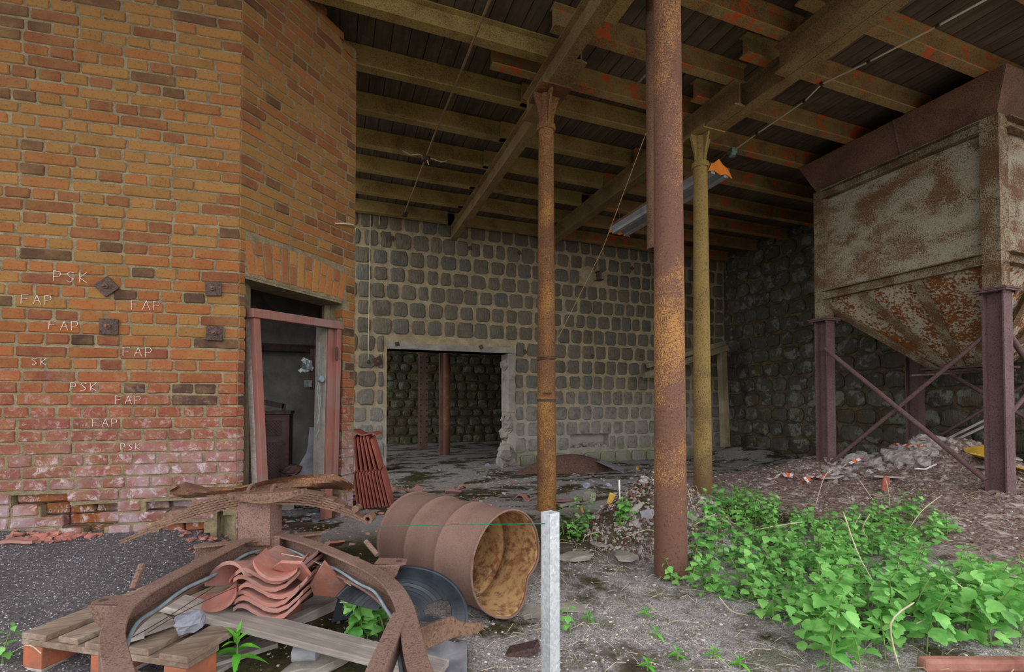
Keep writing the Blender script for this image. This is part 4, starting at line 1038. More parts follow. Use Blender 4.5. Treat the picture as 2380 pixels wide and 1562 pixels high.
obj('clips', mb, 'dark_metal', wr, kind='stuff')
pts = [PZ(1140, -4, JB - 0.03), PZ(1068, 175, JB - 0.03), PZ(1015, 300, JB - 0.03), PZ(990, 365, JB - 0.03), PZ(962, 440, JB - 0.03), PZ(940, 495, JB - 0.03)]
wr = thing('roof_cable', pts[0], 'brown cable run under the joists beside the brick room', 'cable')
mb = MB(); mb.tube(pts, 0.012, 6); obj('cable', mb, 'rope', wr)
mb = MB(); q = pts[3]; mb.lathe([(0.05, 0), (0.06, 0.04), (0.03, 0.06)], q - UP * 0.05, UP, 12, True); obj('box', mb, 'dark_metal', wr, label='dark round box')
mb = MB(); mb.tube([q + V3((-0.30, 0, 0.03)), q + V3((-0.2, 0, -0.01)), q + V3((-0.1, 0, 0.02)), q, q + V3((0.1, 0, -0.01)), q + V3((0.2, 0, -0.03)), q + V3((0.28, 0, 0))], 0.006, 5); mb.tube([q, q + V3((0.03, -0.05, -0.12))], 0.008, 5); obj('loose_wire', mb, 'cream_pipe', wr)
mb = MB(); mb.lathe([(0.05, 0), (0.05, 0.07)], pts[-1] - UP * 0.05, UP, 10, True); obj('box', mb, 'dark_metal', wr, label='dark box at the stone wall')
mb = MB(); mb.tube([PD(1502, 308, 4.7), PD(1458, 425, 4.9), PD(1400, 580, 5.2), PD(1340, 700, 5.0), PD(1292, 795, 4.5)], 0.0045, 5)
obj('slack_rope', mb, 'rope', label='thin rope slung from the roof down to the left iron column', cat='rope')
mb = MB(); q = PZ(1490, 185, JB + 0.12); mb.box(q, (0.025, 0.16, 0.012)); mb.box(q + V3((0, 0.05, -0.012)), (0.015, 0.02, 0.012)); obj('roof_bracket', mb, 'bright_metal', label='small glinting bracket under the roof planks behind the tall column', cat='bracket')
# ---------------------------------------------------------------- foreground: pallet, planks, roof tiles
rj = random.Random(21)
def cw(xc, d, z): p = FWD * d + RGT * xc; return V3((p.x, p.y, z))       # metres right of / ahead of the camera
pal0 = cw(-1.20, 1.768, 0); e2 = (RGT * -0.975 + FWD * 0.222).normalized(); e1 = (RGT * 0.222 + FWD * 0.975).normalized()
PZT = 0.125
pallet = thing('wooden_pallet', pal0 + e2 * 0.4 + e1 * 0.6, 'weathered wooden pallet under the rusty frame and roof tiles', 'pallet')
def pb(a, b, z, L0, L1, W, th):        # a board along e1 at offset a..b of e2
    pass
for i, (c, w) in enumerate([(0.05, 0.13), (0.225, 0.10), (0.40, 0.14), (0.575, 0.10), (0.745, 0.13)]):
    mb = MB(); p = pal0 + e2 * c; j = rj.uniform(-0.012, 0.012)
    mb.bar(p + e1 * (0.0 + j) + UP * (PZT - 0.011), p + e1 * (1.18 + j) + UP * (PZT - 0.011 + rj.uniform(-.004, .004)), w, 0.024); obj('deck_board', mb, 'pallet_wood', pallet, bevel=0.003)
for c in (0.07, 0.58, 1.10):
    mb = MB(); p = pal0 + e1 * c; mb.bar(p - e2 * 0.01 + UP * (PZT - 0.036), p + e2 * 0.81 + UP * (PZT - 0.036), 0.14, 0.024); obj('cross_board', mb, 'pallet_wood', pallet, bevel=0.003)
    for d in (0.05, 0.40, 0.75):
        mb = MB(); q = p + e2 * d + UP * (PZT - 0.048 - 0.045); R = Matrix((e1, e2, UP)).transposed(); mb.box(q, (0.14, 0.10, 0.088), R); obj('block', mb, 'orange_block', pallet, bevel=0.004)
for d in (0.05, 0.40, 0.75):
    mb = MB(); p = pal0 + e2 * d; mb.bar(p + UP * -0.022, p + e1 * 1.18 + UP * -0.022, 0.10, 0.022); obj('skid_board', mb, 'grey_plank', pallet, bevel=0.003)
def plank(p, q, w, h, label, mat='grey_plank', cat='plank', name='loose_plank'):
    L = (q - p).length; d = (q - p).normalized(); me = MB().box((0, 0, 0), (L, w, h))
    o = obj(name, me, mat, label=label, cat=cat, bevel=0.003)
    a = d; b = UP.cross(a).normalized(); c = a.cross(b)
    o.matrix_world = Matrix.Translation((p + q) / 2) @ Matrix((a, b, c)).transposed().to_4x4(); return o
plank(PZ(365, 1392, 0.175), PZ(1030, 1560, 0.035), 0.125, 0.028, 'long grey plank slanting from the pallet to the ground at the front')
plank(PZ(300, 1470, 0.15), PZ(392, 1440, 0.15), 0.11, 0.03, 'short grey board end lying on the pallet beside the stone')
plank(PZ(668, 1452, 0.0), PZ(900, 1345, 0.0), 0.06, 0.05, 'grey batten on the ground behind the long plank')
plank(PZ(445, 1552, -0.01), PZ(640, 1490, 0.0), 0.10, 0.02, 'grey board lying on the ground along the pallet')
plank(PZ(560, 1335, 0.14), PZ(720, 1300, 0.14), 0.09, 0.02, 'dark board under the broken tiles')
mb = MB(); c = PZ(440, 1462, 0.15); mb.rock(c + UP * 0.03, 0.052, 3, (1.05, 0.9, 0.75), 10, 0.45); obj('grey_stone', mb, 'rock_grey', label='fist-sized blue-grey stone on the pallet', cat='stone')
mb = MB(); c = PZ(290, 1492, 0.14); mb.bar(c + V3((-.02, 0, 0.012)), c + V3((0.05, 0.03, 0.012)), 0.05, 0.025); obj('wood_offcut', mb, 'grey_plank', label='small wood offcut at the foot of the bent frame', cat='wood')

def tile_mesh(name, L=0.34, Wd=0.29, amp=0.045, th=0.018, cut=None):
    def fn(u, v):
        x = (u - 0.5) * Wd; a = u * 1.0
        ks = [(0, -0.004), (0.08, 0.012), (0.17, 0.012), (0.3, -0.010), (0.47, -0.038), (0.62, -0.044), (0.78, -0.026), (0.92, 0.010), (1.0, 0.036)]
        for (u0, z0_), (u1, z1_) in zip(ks, ks[1:]):
            if u0 <= a <= u1 + 1e-6: z = lerp(z0_, z1_, sstep(0, 1, (a - u0) / (u1 - u0)) * 0.5 + (a - u0) / (u1 - u0) * 0.5); break
        y = (v - 0.5) * L
        if cut: y = y * cut(u, v)
        return V3((x, y, z))
    mb = MB(); mb.slab(fn, 14, 4, (0, 0, -th)); return mb
TILE = tile_mesh('roof_tile'); tme = TILE.mesh('roof_tile'); fix_normals(tme); tme.materials.append(MAT['terracotta_grey'])
for p in tme.polygons: p.use_smooth = True
tme.set_sharp_from_angle(angle=math.radians(40))
sd_ = PZ(645, 1420, PZT); sdir = Matrix((RGT, FWD, UP)).transposed()
base = cw(*[(645 - 1190) / F * 2.12, 2.12], 0)
for i in range(6):
    o = new('roof_tile', tme); props(o, '%s pantile from the bottom of the small stack on the pallet' % ORD[i], 'roof tile', 'stacked pantiles on the pallet')
    o.matrix_world = Matrix.Translation(base + RGT * rj.uniform(-0.012, 0.012) + FWD * 0.12 + UP * (PZT + 0.052 + i * 0.031)) @ sdir.to_4x4() @ Matrix.Rotation(rj.uniform(-0.06, 0.06), 4, 'Z') @ Matrix.Rotation(rj.uniform(-0.04, 0.03), 4, 'X')
def shard(px, py, z, poly, rot, th=0.014, mat='terracotta', label='', bend=0.0, name='tile_shard'):
    c = PZ(px, py, z); mb = MB(); n = len(poly)
    cx = sum(p[0] for p in poly) / n; cy = sum(p[1] for p in poly) / n
    vs = [(0, 0, bend)] + [((x - cx), (y - cy), bend - bend * 3 * ((x - cx) ** 2) / 0.01 * 0.25) for x, y in poly]
    k = len(vs); top = [(0, 1 + i, 1 + (i + 1) % n) for i in range(n)]
    bt = [tuple(reversed([q + k for q in f])) for f in top]; sd = [(1 + i, k + 1 + i, k + 1 + (i + 1) % n, 1 + (i + 1) % n) for i in range(n)]
    mb.add(vs + [(x, y, zz - th) for x, y, zz in vs], top + bt + sd)
    o = obj(name, mb, mat, label=label, cat='tile shard'); o.matrix_world = Matrix.Translation(c) @ Matrix.Rotation(rot[2], 4, 'Z') @ Matrix.Rotation(rot[0], 4, 'X') @ Matrix.Rotation(rot[1], 4, 'Y'); return o
# whole and broken tiles round the stack
def curved_tile(px, py, d, rz, rx, ry, label, sc=1.0, mat='terracotta', arc=2.2, L=0.26, R=0.11):
    mb = MB(); mb.slab(lambda u, v: V3((R * math.sin((u - 0.5) * arc), (v - 0.5) * L * (1 - 0.25 * u), R * (math.cos((u - 0.5) * arc) - 1))), 10, 3, (0, 0, -0.014))
    o = obj('curved_tile', mb, mat, label=label, cat='roof tile', smooth='auto')
    o.matrix_world = Matrix.Translation(PD(px, py, d)) @ sdir.to_4x4() @ Matrix.Rotation(rz, 4, 'Z') @ Matrix.Rotation(rx, 4, 'X') @ Matrix.Rotation(ry, 4, 'Y') @ Matrix.Scale(sc, 4)
curved_tile(590, 1303, 2.22, -0.55, -0.25, -0.35, 'large half-round grey-pink tile on top of the stack', 1.15, 'terracotta_grey')
curved_tile(620, 1288, 2.35, 0.25, -0.1, 0.0, 'orange curved tile behind the half-round tile', 1.2)
curved_tile(648, 1330, 2.14, 0.2, 0.0, math.pi + 0.2, 'hollow orange tile lying face up on the stack', 0.95, 'terracotta')
curved_tile(530, 1392, 2.12, 0.45, 0.1, 2.6, 'upturned orange tile piece leaning by the stack', 0.75, 'terracotta')
curved_tile(556, 1395, 2.18, -0.2, 0.0, 2.9, 'grey curved tile piece next to the upturned orange one', 0.8, 'terracotta_grey')
shard(685, 1322, 0.33, [(0, 0), (0.1, -0.03), (0.13, 0.05), (0.09, 0.12), (0.04, 0.07), (-0.05, 0.06)], (-0.9, 0.3, -0.2), label='pink broken tile propped on the stack')
shard(760, 1355, 0.24, [(0, 0), (0.05, -0.17), (0.15, 0.0), (0.13, 0.09), (0.02, 0.08)], (-0.9, 0.25, 0.1), label='pointed orange tile shard standing right of the stack')
shard(495, 1347, 0.15, [(-0.10, -0.04), (0.08, -0.05), (0.11, 0.05), (-0.06, 0.07)], (-0.25, 0.1, 0.2), mat='terracotta_grey', label='flat pinkish tile piece left of the stack')
shard(800, 1352, 0.16, [(-0.10, -0.05), (0.08, -0.04), (0.10, 0.07), (-0.08, 0.06)], (-0.3, 0.2, 0.6), mat='terracotta_grey', label='flat tile piece under the right arm of the frame')
shard(655, 1255, 0.26, [(-0.10, -0.01), (0.1, -0.02), (0.1, 0.04), (-0.1, 0.05)], (-0.3, 0.1, -0.3), label='tile piece below the apex of the frame')
shard(775, 1262, 0.12, [(-0.08, -0.05), (0.06, -0.04), (0.08, 0.05), (-0.05, 0.06)], (-0.5, 0.1, 0.5), label='tile piece behind the right arm of the frame')
shard(470, 1388, 0.14, [(-0.05, -0.02), (0.04, -0.02), (0.05, 0.03), (-0.03, 0.03)], (0, 0.1, 0.3), label='small orange tile chip on the long plank side of the pallet')

# standing stack of flat tiles by the door pier
def flat_tile(p, lean, yaw, h, label, w=0.2):
    mb = MB(); mb.prism([(-0.008, 0, 0), (0.008, 0, 0), (0.008, 0, h * 0.96), (0.002, 0, h), (-0.008, 0, h)], (0, w, 0)); mb.box((-0.004, -0.006, h * 0.5), (0.012, 0.016, h * 0.94))
    o = obj('ridged_tile', mb, 'terracotta_red', label=label, cat='roof tile', group='red tiles stacked on edge beside the doorway')
    o.matrix_world = Matrix.Translation(p) @ Matrix.Rotation(yaw, 4, 'Z') @ Matrix.Rotation(lean, 4, 'Y') @ Matrix.Rotation(0.12, 4, 'X')
for i in range(10):
    t = i / 9; p = PD(lerp(833, 908, t), lerp(1184, 1176, t), 4.42); flat_tile(p, lerp(-0.10, -0.22, t), -0.25, 0.345, '%s red ridged tile from the brick pier in the lower standing row' % ORD[i])
for i in range(6):
    t = i / 5; p = PD(lerp(830, 884, t), lerp(1098, 1092, t), 4.45); flat_tile(p, lerp(-0.05, -0.26, t), -0.25, 0.335 - 0.03 * (i == 5), '%s red ridged tile from the brick pier in the upper standing row' % ORD[i])
p = PD(848, 1004, 4.5); mb = MB(); mb.slab(lambda u, v: V3(((u - 0.5) * 0.27, (v - 0.5) * 0.25, 0.015 * math.sin(u * 9))), 10, 3, (0, 0, -0.015)); o = obj('ridged_tile', mb, 'terracotta_red', label='red tile lying flat across the top of the standing tiles', cat='roof tile', smooth='auto'); o.matrix_world = Matrix.Translation(p) @ Matrix.Rotation(-0.3, 4, 'Z') @ Matrix.Rotation(0.12, 4, 'Y')
for i, (x, y, r, lb) in enumerate([(930, 1138, 0.10, 'wavy tile piece on the floor just right of the standing tiles'), (962, 1142, 0.13, 'largest wavy tile piece on the floor behind the drum'), (1048, 1147, 0.11, 'pointed tile shard on the floor behind the drum front'), (1220, 1160, 0.10, 'flat pink shard on the floor left of the left iron column'), (1075, 1132, 0.09, 'round-edged tile piece further back behind the drum'), (905, 1122, 0.09, 'small wavy tile piece against the standing tiles')]):
    q = PZ(x, y, 0.06); q.z = G(q.x, q.y) + 0.02; mb = MB(); mb.slab(lambda u, v: V3(((u - 0.5) * 2 * r, (v - 0.5) * 1.6 * r * (1 - 0.5 * u), 0.03 * math.sin(u * 7 + i))), 8, 3, (0, 0, -0.014))
    o = obj('tile_shard', mb, 'terracotta_grey', label=lb, cat='tile shard', smooth='auto'); o.matrix_world = Matrix.Translation(q) @ Matrix.Rotation(i * 0.8, 4, 'Z') @ Matrix.Rotation(0.12, 4, 'X')

# ---------------------------------------------------------------- rusty drawbar frame with a leaf spring
fzt = 0.37                                         # height of the frame's top face
frame = thing('drawbar_frame', PZ(620, 1300, 0.2), 'rusty bent channel drawbar frame lying over the pallet', 'trailer frame')
def fp(px, py, z=fzt - 0.045): 
    q = PZ(px, py, fzt); q.z = z; return q
def smooth_path(pts, k=6):
    out = []
    for i in range(len(pts) - 1):
        p0 = pts[max(i - 1, 0)]; p1 = pts[i]; p2 = pts[i + 1]; p3 = pts[min(i + 2, len(pts) - 1)]
        for j in range(k):
            t = j / k; out.append(0.5 * ((2 * p1) + (p2 - p0) * t + (2 * p0 - 5 * p1 + 4 * p2 - p3) * t * t + (3 * p1 - p0 - 3 * p2 + p3) * t ** 3))
    out.append(pts[-1]); return out
def cprof(sg, w=0.062, h=0.09, t=0.010):
    return [(x * sg, y) for x, y in [(-w / 2, -h / 2), (w / 2, -h / 2), (w / 2, -h / 2 + t), (-w / 2 + t, -h / 2 + t), (-w / 2 + t, h / 2 - t), (w / 2, h / 2 - t), (w / 2, h / 2), (-w / 2, h / 2)]]
left = [fp(x, y) for x, y in [(292, 1610), (272, 1540), (262, 1470), (283, 1420), (330, 1378), (400, 1338), (480, 1297), (560, 1258), (612, 1240)]]
right = [fp(x, y) for x, y in [(1000, 1610), (968, 1530), (952, 1455), (935, 1395), (905, 1352), (860, 1320), (790, 1288), (715, 1258), (645, 1240)]]
lp = smooth_path(left); rp_ = smooth_path(right)
mb = MB(); mb.sweep(cprof(1), lp); obj('left_arm', mb, 'rust_machine', frame, smooth='auto', bevel=0.003)
mb = MB(); mb.sweep(cprof(-1), rp_); obj('right_arm', mb, 'rust_machine', frame, smooth='auto', bevel=0.003)
mb = MB(); a, b = fp(452, 1264), fp(748, 1232); mb.sweep(cprof(1, 0.055, 0.07), [a, b]); obj('cross_bar', mb, 'rust_machine', frame, bevel=0.003)
mb = MB(); q = fp(625, 1241, fzt - 0.045); mb.box(q, (0.17, 0.12, 0.10), sdir); obj('apex_gusset', mb, 'rust_machine', frame, bevel=0.006)
for nm, (x, y), rz in (('ear_plate', (268, 1392), 0.15), ('ear_plate', (905, 1302), -0.15)):
    q = fp(x, y, fzt - 0.005); sg = -1 if x < 600 else 1; mb = MB()
    mb.prism([q + RGT * (sg * a) + FWD * b for a, b in [(-0.06, -0.05), (0.05, -0.04), (0.075, -0.01), (0.07, 0.035), (0.03, 0.05), (-0.06, 0.05)]], (0, 0, -0.012))
    mb.prism([q + RGT * (sg * a) + FWD * -0.045 + UP * b for a, b in [(-0.06, 0.0), (0.06, 0.0), (0.04, -0.05), (-0.0, -0.085), (-0.06, -0.085)]], FWD * 0.012)
    e = obj(nm, mb, 'rust_machine', frame, bevel=0.003)
    mb = MB(); mb.lathe([(0.013, 0), (0.013, 0.004)], q + RGT * (sg * 0.042) - UP * 0.002, UP, 12, True); obj('bolt_hole', mb, 'dark_metal', e)
mb = MB(); mb.tube([PD(308, 1370, 2.05), PD(330, 1312, 2.12)], 0.014, 8); obj('peg', mb, 'rust_machine', frame)
mb = MB(); mb.tube([PD(877, 1290, 2.25), PD(850, 1258, 2.3)], 0.012, 8); obj('peg', mb, 'rust_machine', frame)
mb = MB(); mb.bar(fp(930, 1425, fzt - 0.03), fp(858, 1600, fzt - 0.02), 0.05, 0.07); obj('strut', mb, 'rust_machine', frame, bevel=0.006)
mb = MB(); mb.bar(fp(282, 1520, fzt - 0.06), fp(372, 1590, fzt - 0.08), 0.045, 0.06); obj('strut', mb, 'rust_machine', frame, bevel=0.006)
q0 = PD(980, 1490, 1.62); mb = MB()
mb.prism([PD(x, y, 1.60 + 0.0012 * (x - 975)) for x, y in [(974, 1462), (1010, 1447), (1050, 1436), (1068, 1448), (1090, 1452), (1118, 1450), (1122, 1464), (1100, 1478), (1062, 1480), (1020, 1498), (984, 1514)]], FWD * 0.02)
obj('side_bracket', mb, 'rust_spring', frame, bevel=0.004, label='flared rusty bracket plate')
# cable lying in the channel
cb = [p - UP * 0.022 + (RGT * 0.036) for p in lp[7:]]; mb = MB(); mb.tube([p + V3((0, 0, 0.006 * math.sin(i * 0.6))) for i, p in enumerate(cb[:-3])], 0.0075, 7)
obj('bent_cable', mb, 'cable_grey', label='blue-grey cable lying along the inside of the left frame arm', cat='cable', smooth=True)
cb = [p - UP * 0.020 - (RGT * 0.036) for p in rp_[6:]]; mb = MB(); mb.tube([p + V3((0, 0, 0.006 * math.sin(i * 0.7))) for i, p in enumerate(cb[:-3])], 0.006, 7)
obj('bent_cable', mb, 'cable_grey', label='thin grey cable lying along the inside of the right frame arm', cat='cable', smooth=True)
# pedestal and spring
SPD = 2.50
ped = PD(605, 1237, SPD)
mb = MB(); zt_ = PD(605, 1168, SPD).z; mb.box(V3((ped.x, ped.y, (zt_ + fzt - 0.03) / 2)), (0.165, 0.13, zt_ - fzt + 0.05), sdir); obj('pedestal', mb, 'rust_machine', frame, bevel=0.004)
spr = thing('leaf_spring', PD(605, 1160, SPD), 'rusty multi-leaf spring arched across the frame pedestal', 'leaf spring')
def sp_path(x0, y0, x1, y1, xm, ym, d0, d1, n=18, dz=0.0):
    P0, P1, Pm = PD(x0, y0, d0), PD(x1, y1, d1), PD(xm, ym, (d0 + d1) / 2)
    out = []
    for i in range(n + 1):
        t = i / n; 
        L0 = (t - 0.5) * (t - 1) / 0.5; Lm = t * (t - 1) / -0.25; L1 = t * (t - 0.5) / 0.5
        out.append(P0 * L0 + Pm * Lm + P1 * L1 + UP * dz)
    return out
full = sp_path(290, 1248, 852, 1200, 612, 1158, SPD, SPD + 0.05)
N_ = len(full)
for k in range(6):
    cut = [0, 0, 1, 2, 3, 4][k]; seg = full[cut:N_ - cut]
    off = 0.0125 * (k - 2.0)
    mb = MB(); mb.sweep([(-0.032, -0.0055), (0.032, -0.0055), (0.032, 0.0045), (-0.032, 0.0045)], [p + UP * off for p in seg]); obj('leaf', mb, 'rust_spring', spr)
mb = MB(); ey = full[-1] + RGT * 0.015 - UP * 0.008; mb.lathe([(0.026, -0.034), (0.026, 0.034), (0.012, 0.034), (0.012, -0.034), (0.026, -0.034)], ey, FWD, 16); obj('eye', mb, 'rust_spring', spr, smooth='auto')
mb = MB(); ey = full[-2] + UP * 0.018; mb.lathe([(0.018, -0.03), (0.018, 0.03)], ey, FWD, 12, True); obj('shackle', mb, 'rust_spring', spr, smooth='auto')
mb = MB(); mb.slab(lambda u, v: PD(lerp(528, 706, u), lerp(1147 + 5 * math.sin(math.pi * u) - 10 * u, 1156 + 19 * math.sin(math.pi * u) - 9 * u, v), SPD - 0.115), 14, 2, FWD * 0.035)
sad = obj('saddle_plate', mb, 'rust_spring', spr, smooth='auto')
for x, y in ((541, 1160), (696, 1144)):
    mb = MB(); mb.lathe([(0.007, 0), (0.007, 0.004)], PD(x, y - 2, SPD - 0.117), -FWD, 10, True); obj('bolt_hole', mb, 'dark_metal', sad)
for x in (577, 632):
    mb = MB(); a = PD(x, 1150, SPD - 0.03); mb.tube([a - UP * 0.03, a + UP * 0.03, a + UP * 0.045 + FWD * 0.03, a + UP * 0.03 + FWD * 0.06, a + FWD * 0.06 - UP * 0.03], 0.009, 8); obj('u_bolt', mb, 'rust_spring', spr, smooth='auto')
# crumpled sheet behind the spring
def sh(u, v):
    xs = [395, 430, 480, 560, 640, 700, 775, 800, 822]; yt = [1140, 1120, 1133, 1130, 1112, 1104, 1102, 1112, 1128]; yb = [1150, 1158, 1155, 1150, 1140, 1138, 1136, 1140, 1142]
    f = u * (len(xs) - 1); i = min(int(f), len(xs) - 2); t = f - i
    x = lerp(xs[i], xs[i + 1], t); y = lerp(lerp(yt[i], yt[i + 1], t), lerp(yb[i], yb[i + 1], t), v)
    return PD(x, y, 2.66 + 0.10 * math.sin(u * 6) * (1 - v) + 0.04 * math.sin(v * 5 + u * 11))
mb = MB(); mb.slab(sh, 40, 5, FWD * 0.004); obj('crumpled_sheet', mb, 'rust_sheet', label='torn strip of rusted sheet metal lying on the leaf spring', cat='sheet metal', smooth='auto')

# ---------------------------------------------------------------- oil drum
dc = PD(1181, 1305, 2.5); dax = (RGT * -math.sin(math.radians(49)) + FWD * math.cos(math.radians(49))); DR = 0.262; DL = 0.80
drum = thing('oil_drum', dc + dax * 0.4 - UP * 0.26, 'brown rusted oil drum lying on its side with a dented open end', 'drum')
aa = dax.cross(UP).normalized()
def dent(r, t, th):
    # the rim is crushed at its lower right, folding inwards and flattening out
    d = math.cos(th - math.radians(-62)) ; f = max(0, 1 - t / 0.34) ** 2
    g = math.exp(-((((th - math.radians(322) + math.pi) % (2 * math.pi)) - math.pi) / 0.28) ** 2)
    g2 = math.exp(-((((th - math.radians(272) + math.pi) % (2 * math.pi)) - math.pi) / 0.45) ** 2)
    return r * (1 - 0.20 * g * f + 0.06 * g2 * f), t - 0.03 * g2 * f
prof = [(DR + 0.006, 0.0), (DR + 0.006, 0.012), (DR, 0.016)]
for h in (0.27, 0.53): prof += [(DR, h - 0.020), (DR + 0.009, h - 0.007), (DR + 0.011, h), (DR + 0.009, h + 0.007), (DR, h + 0.020)]
prof += [(DR, DL - 0.016), (DR + 0.006, DL - 0.012), (DR + 0.006, DL), (DR - 0.01, DL), (DR - 0.012, DL - 0.02), (0.01, DL - 0.02)]
pf = []
for (r0, t0), (r1, t1) in zip(prof, prof[1:]):
    n = max(1, int(abs(t1 - t0) / 0.05)); pf += [(lerp(r0, r1, i / n), lerp(t0, t1, i / n)) for i in range(n)]
pf.append(prof[-1])
mb = MB(); mb.lathe(pf, dc, dax, 72, False, dent); obj('shell', mb, 'rust_drum', drum, smooth='auto', nrm=True)
pin = [(r - 0.006 if r > 0.1 else r, t) for r, t in pf if t <= DL - 0.02]
pin[0] = (DR + 0.004, 0.0)
mb = MB(); mb.lathe(pin + [(0.01, DL - 0.024)], dc, dax, 72, False, dent); obj('inner_skin', mb, 'rust_drum_inside', drum, smooth='auto', nrm=False, label='orange rust inside the drum')
rim = []
for k in range(73):
    th = 2 * math.pi * k / 72; rr, tt = dent(DR + 0.002, 0.004, th); a_ = aa; b_ = a_.cross(dax).normalized(); rim.append(dc + dax * tt + (a_ * math.cos(th) + b_ * math.sin(th)) * rr)
mb = MB(); mb.tube(rim, 0.0065, 7, False); obj('rim', mb, 'rust_drum', drum, smooth=True)

# black wheel liner, plastic sheets, can
wl = thing('wheel_liner', PD(930, 1440, 2.0), 'black plastic wheel-arch liner with an oval hole beside the drum', 'wheel liner')
def liner(u, v):
    th = lerp(2.75, -0.15, u); r = lerp(0.09, 0.262, v)
    o = PD(922, 1436, 2.02); k = 1 - abs(v - 0.55) * 1.1
    return o + RGT * (r * 1.12 * math.cos(th)) + (UP * 0.70 + FWD * 0.70) * (r * math.sin(th)) * 0.86 - FWD * 0.05 * math.sin(v * 3) + UP * (0.02 * math.sin(v * 3.1))
mb = MB(); nu, nv = 40, 10
for i in range(nu):
    for j in range(nv):
        u0, u1, v0, v1 = i / nu, (i + 1) / nu, j / nv, (j + 1) / nv
        um, vm = (u0 + u1) / 2, (v0 + v1) / 2
        if ((um - 0.86) / 0.09) ** 2 + ((vm - 0.42) / 0.30) ** 2 < 1: continue
        a, b, c, d = [liner(x, y) for x, y in ((u0, v0), (u1, v0), (u1, v1), (u0, v1))]
        nn = (b - a).cross(d - a).normalized() * 0.004
        mb.hexa([a, b, c, d, a + nn, b + nn, c + nn, d + nn])
obj('shell', mb, 'black_plastic', wl)
mb = MB(); mb.tube([liner(i / 40, 1.0) for i in range(41)], 0.010, 7); obj('rim_bead', mb, 'black_plastic', wl, smooth=True)
mb = MB(); mb.slab(lambda u, v: PD(lerp(770, 905, u), lerp(1400, 1446, v) - 16 * math.sin(u * 2.2), 2.32) + FWD * (0.10 * (1 - v)), 14, 6, UP * -0.004); obj('flap', mb, 'black_plastic', wl, smooth='auto')
def sheet(u, v):
    q = PZ(lerp(975, 1085, u), lerp(1478, 1590, v), 0.02); q.z = G(q.x, q.y) + 0.012 + 0.02 * fbm(u * 3, v * 3, 4) + 0.02 * (1 - v) * u; return q
mb = MB(); mb.slab(sheet, 14, 14, UP * -0.004); obj('plastic_sheet', mb, 'grey_plastic', label='crumpled grey plastic sheet on the ground below the flared bracket', cat='plastic sheet', smooth='auto')
def sheet(u, v):
    q = PZ(lerp(890, 975, u), lerp(1445, 1520, v), 0.05); q.z = G(q.x, q.y) + 0.02 + 0.02 * fbm(u * 3, v * 3, 9); return q
mb = MB(); mb.slab(sheet, 10, 10, UP * -0.004); obj('plastic_sheet', mb, 'grey_plastic', label='grey plastic scrap behind the right frame strut', cat='plastic sheet', smooth='auto')
q = PZ(712, 1514, 0.01); q.z = G(q.x, q.y) + 0.034; mb = MB(); mb.lathe([(0.034, -0.05), (0.036, -0.048), (0.034, -0.04), (0.034, 0.05), (0.030, 0.052)], q, RGT, 18, True); obj('tin_can', mb, 'lamp_grey', label='small whitish tin can on the ground under the long plank', cat='can', smooth='auto')
# galvanised post with cord
gp = PD(1279, 1190, 1.6); ang = math.radians(38) - YAW
Rm = Matrix.Rotation(ang, 3, 'Z'); post = thing('square_post', (gp.x, gp.y, 0), 'bright galvanised square tube post standing in front of the drum', 'post')
mb = MB(); hw = 0.0215
def rq(x, y, z): v = Rm @ V3((x, y, 0)); return V3((gp.x + v.x, gp.y + v.y, z))
for a, b in (((-hw, -hw), (hw, -hw)), ((hw, -hw), (hw, hw)), ((hw, hw), (-hw, hw)), ((-hw, hw), (-hw, -hw))):
    ia = (a[0] * 0.88, a[1] * 0.88); ib = (b[0] * 0.88, b[1] * 0.88)
    mb.hexa([rq(*a, -0.3), rq(*b, -0.3), rq(*ib, -0.3), rq(*ia, -0.3), rq(*a, gp.z), rq(*b, gp.z), rq(*ib, gp.z), rq(*ia, gp.z)])
obj('tube', mb, 'galvanised', post)
mb = MB(); mb.tube([PD(1266, 1217, 1.585), PD(1100, 1219, 1.9), PD(885, 1223, 2.3)], 0.0016, 5); obj('cord', mb, 'green_cord', label='thin green cord stretched from the square post past the drum', cat='cord')
mb = MB(); a, b = PZ(2140, 1528, 0.02), PZ(2460, 1530, 0.02); mb.bar(a - UP * 0.025, b - UP * 0.025, 0.05, 0.05); obj('edge_beam', mb, 'red_curb', label='reddish worn edge beam at the front right under the nettles', cat='beam', bevel=0.012)
# ---------------------------------------------------------------- heaps, rubble and litter
def ground_px(px, py, z=0.0):
    r = ray(px, py); t = 1.0
    while t < 14:                                  # walk out along the line of sight until it meets the ground
        p = EYE + r * t
        if p.z < G(p.x, p.y): break
        t += 0.025
    p.z = G(p.x, p.y); return p
rl = random.Random(77)
mb = MB(); hc = PZ(1345, 1092, -0.06)
mb.grid(lambda u, v: (hc.x + (u - 0.5) * 2.6, hc.y + 0.35 + (v - 0.5) * 1.3, -0.19 + 0.36 * max(0, math.cos(min(math.pi / 2, 1.57 * math.hypot((u - 0.5) / 0.48, (v - 0.5) / 0.48)))) ** 1.3 + 0.004 * fbm(u * 20, v * 12)), 48, 26)
obj('soil_heap', mb, 'brown_soil', label='smooth low heap of brown soil in front of the stone wall', cat='heap', smooth=True, nrm=False)
mb = MB()
def cv(u, v):
    q = PZ(lerp(1365, 1450, u), lerp(1070, 1092, u) + 10 * v, -0.04); q.z = -0.02 + 0.10 * (1 - u) + 0.02 * fbm(u * 5, v * 4, 2); return q
mb.slab(cv, 14, 6, UP * -0.006); obj('grey_sheet', mb, 'grey_plastic', label='crumpled grey sheet beside the brown soil heap', cat='sheet', smooth='auto')
LUMP = []
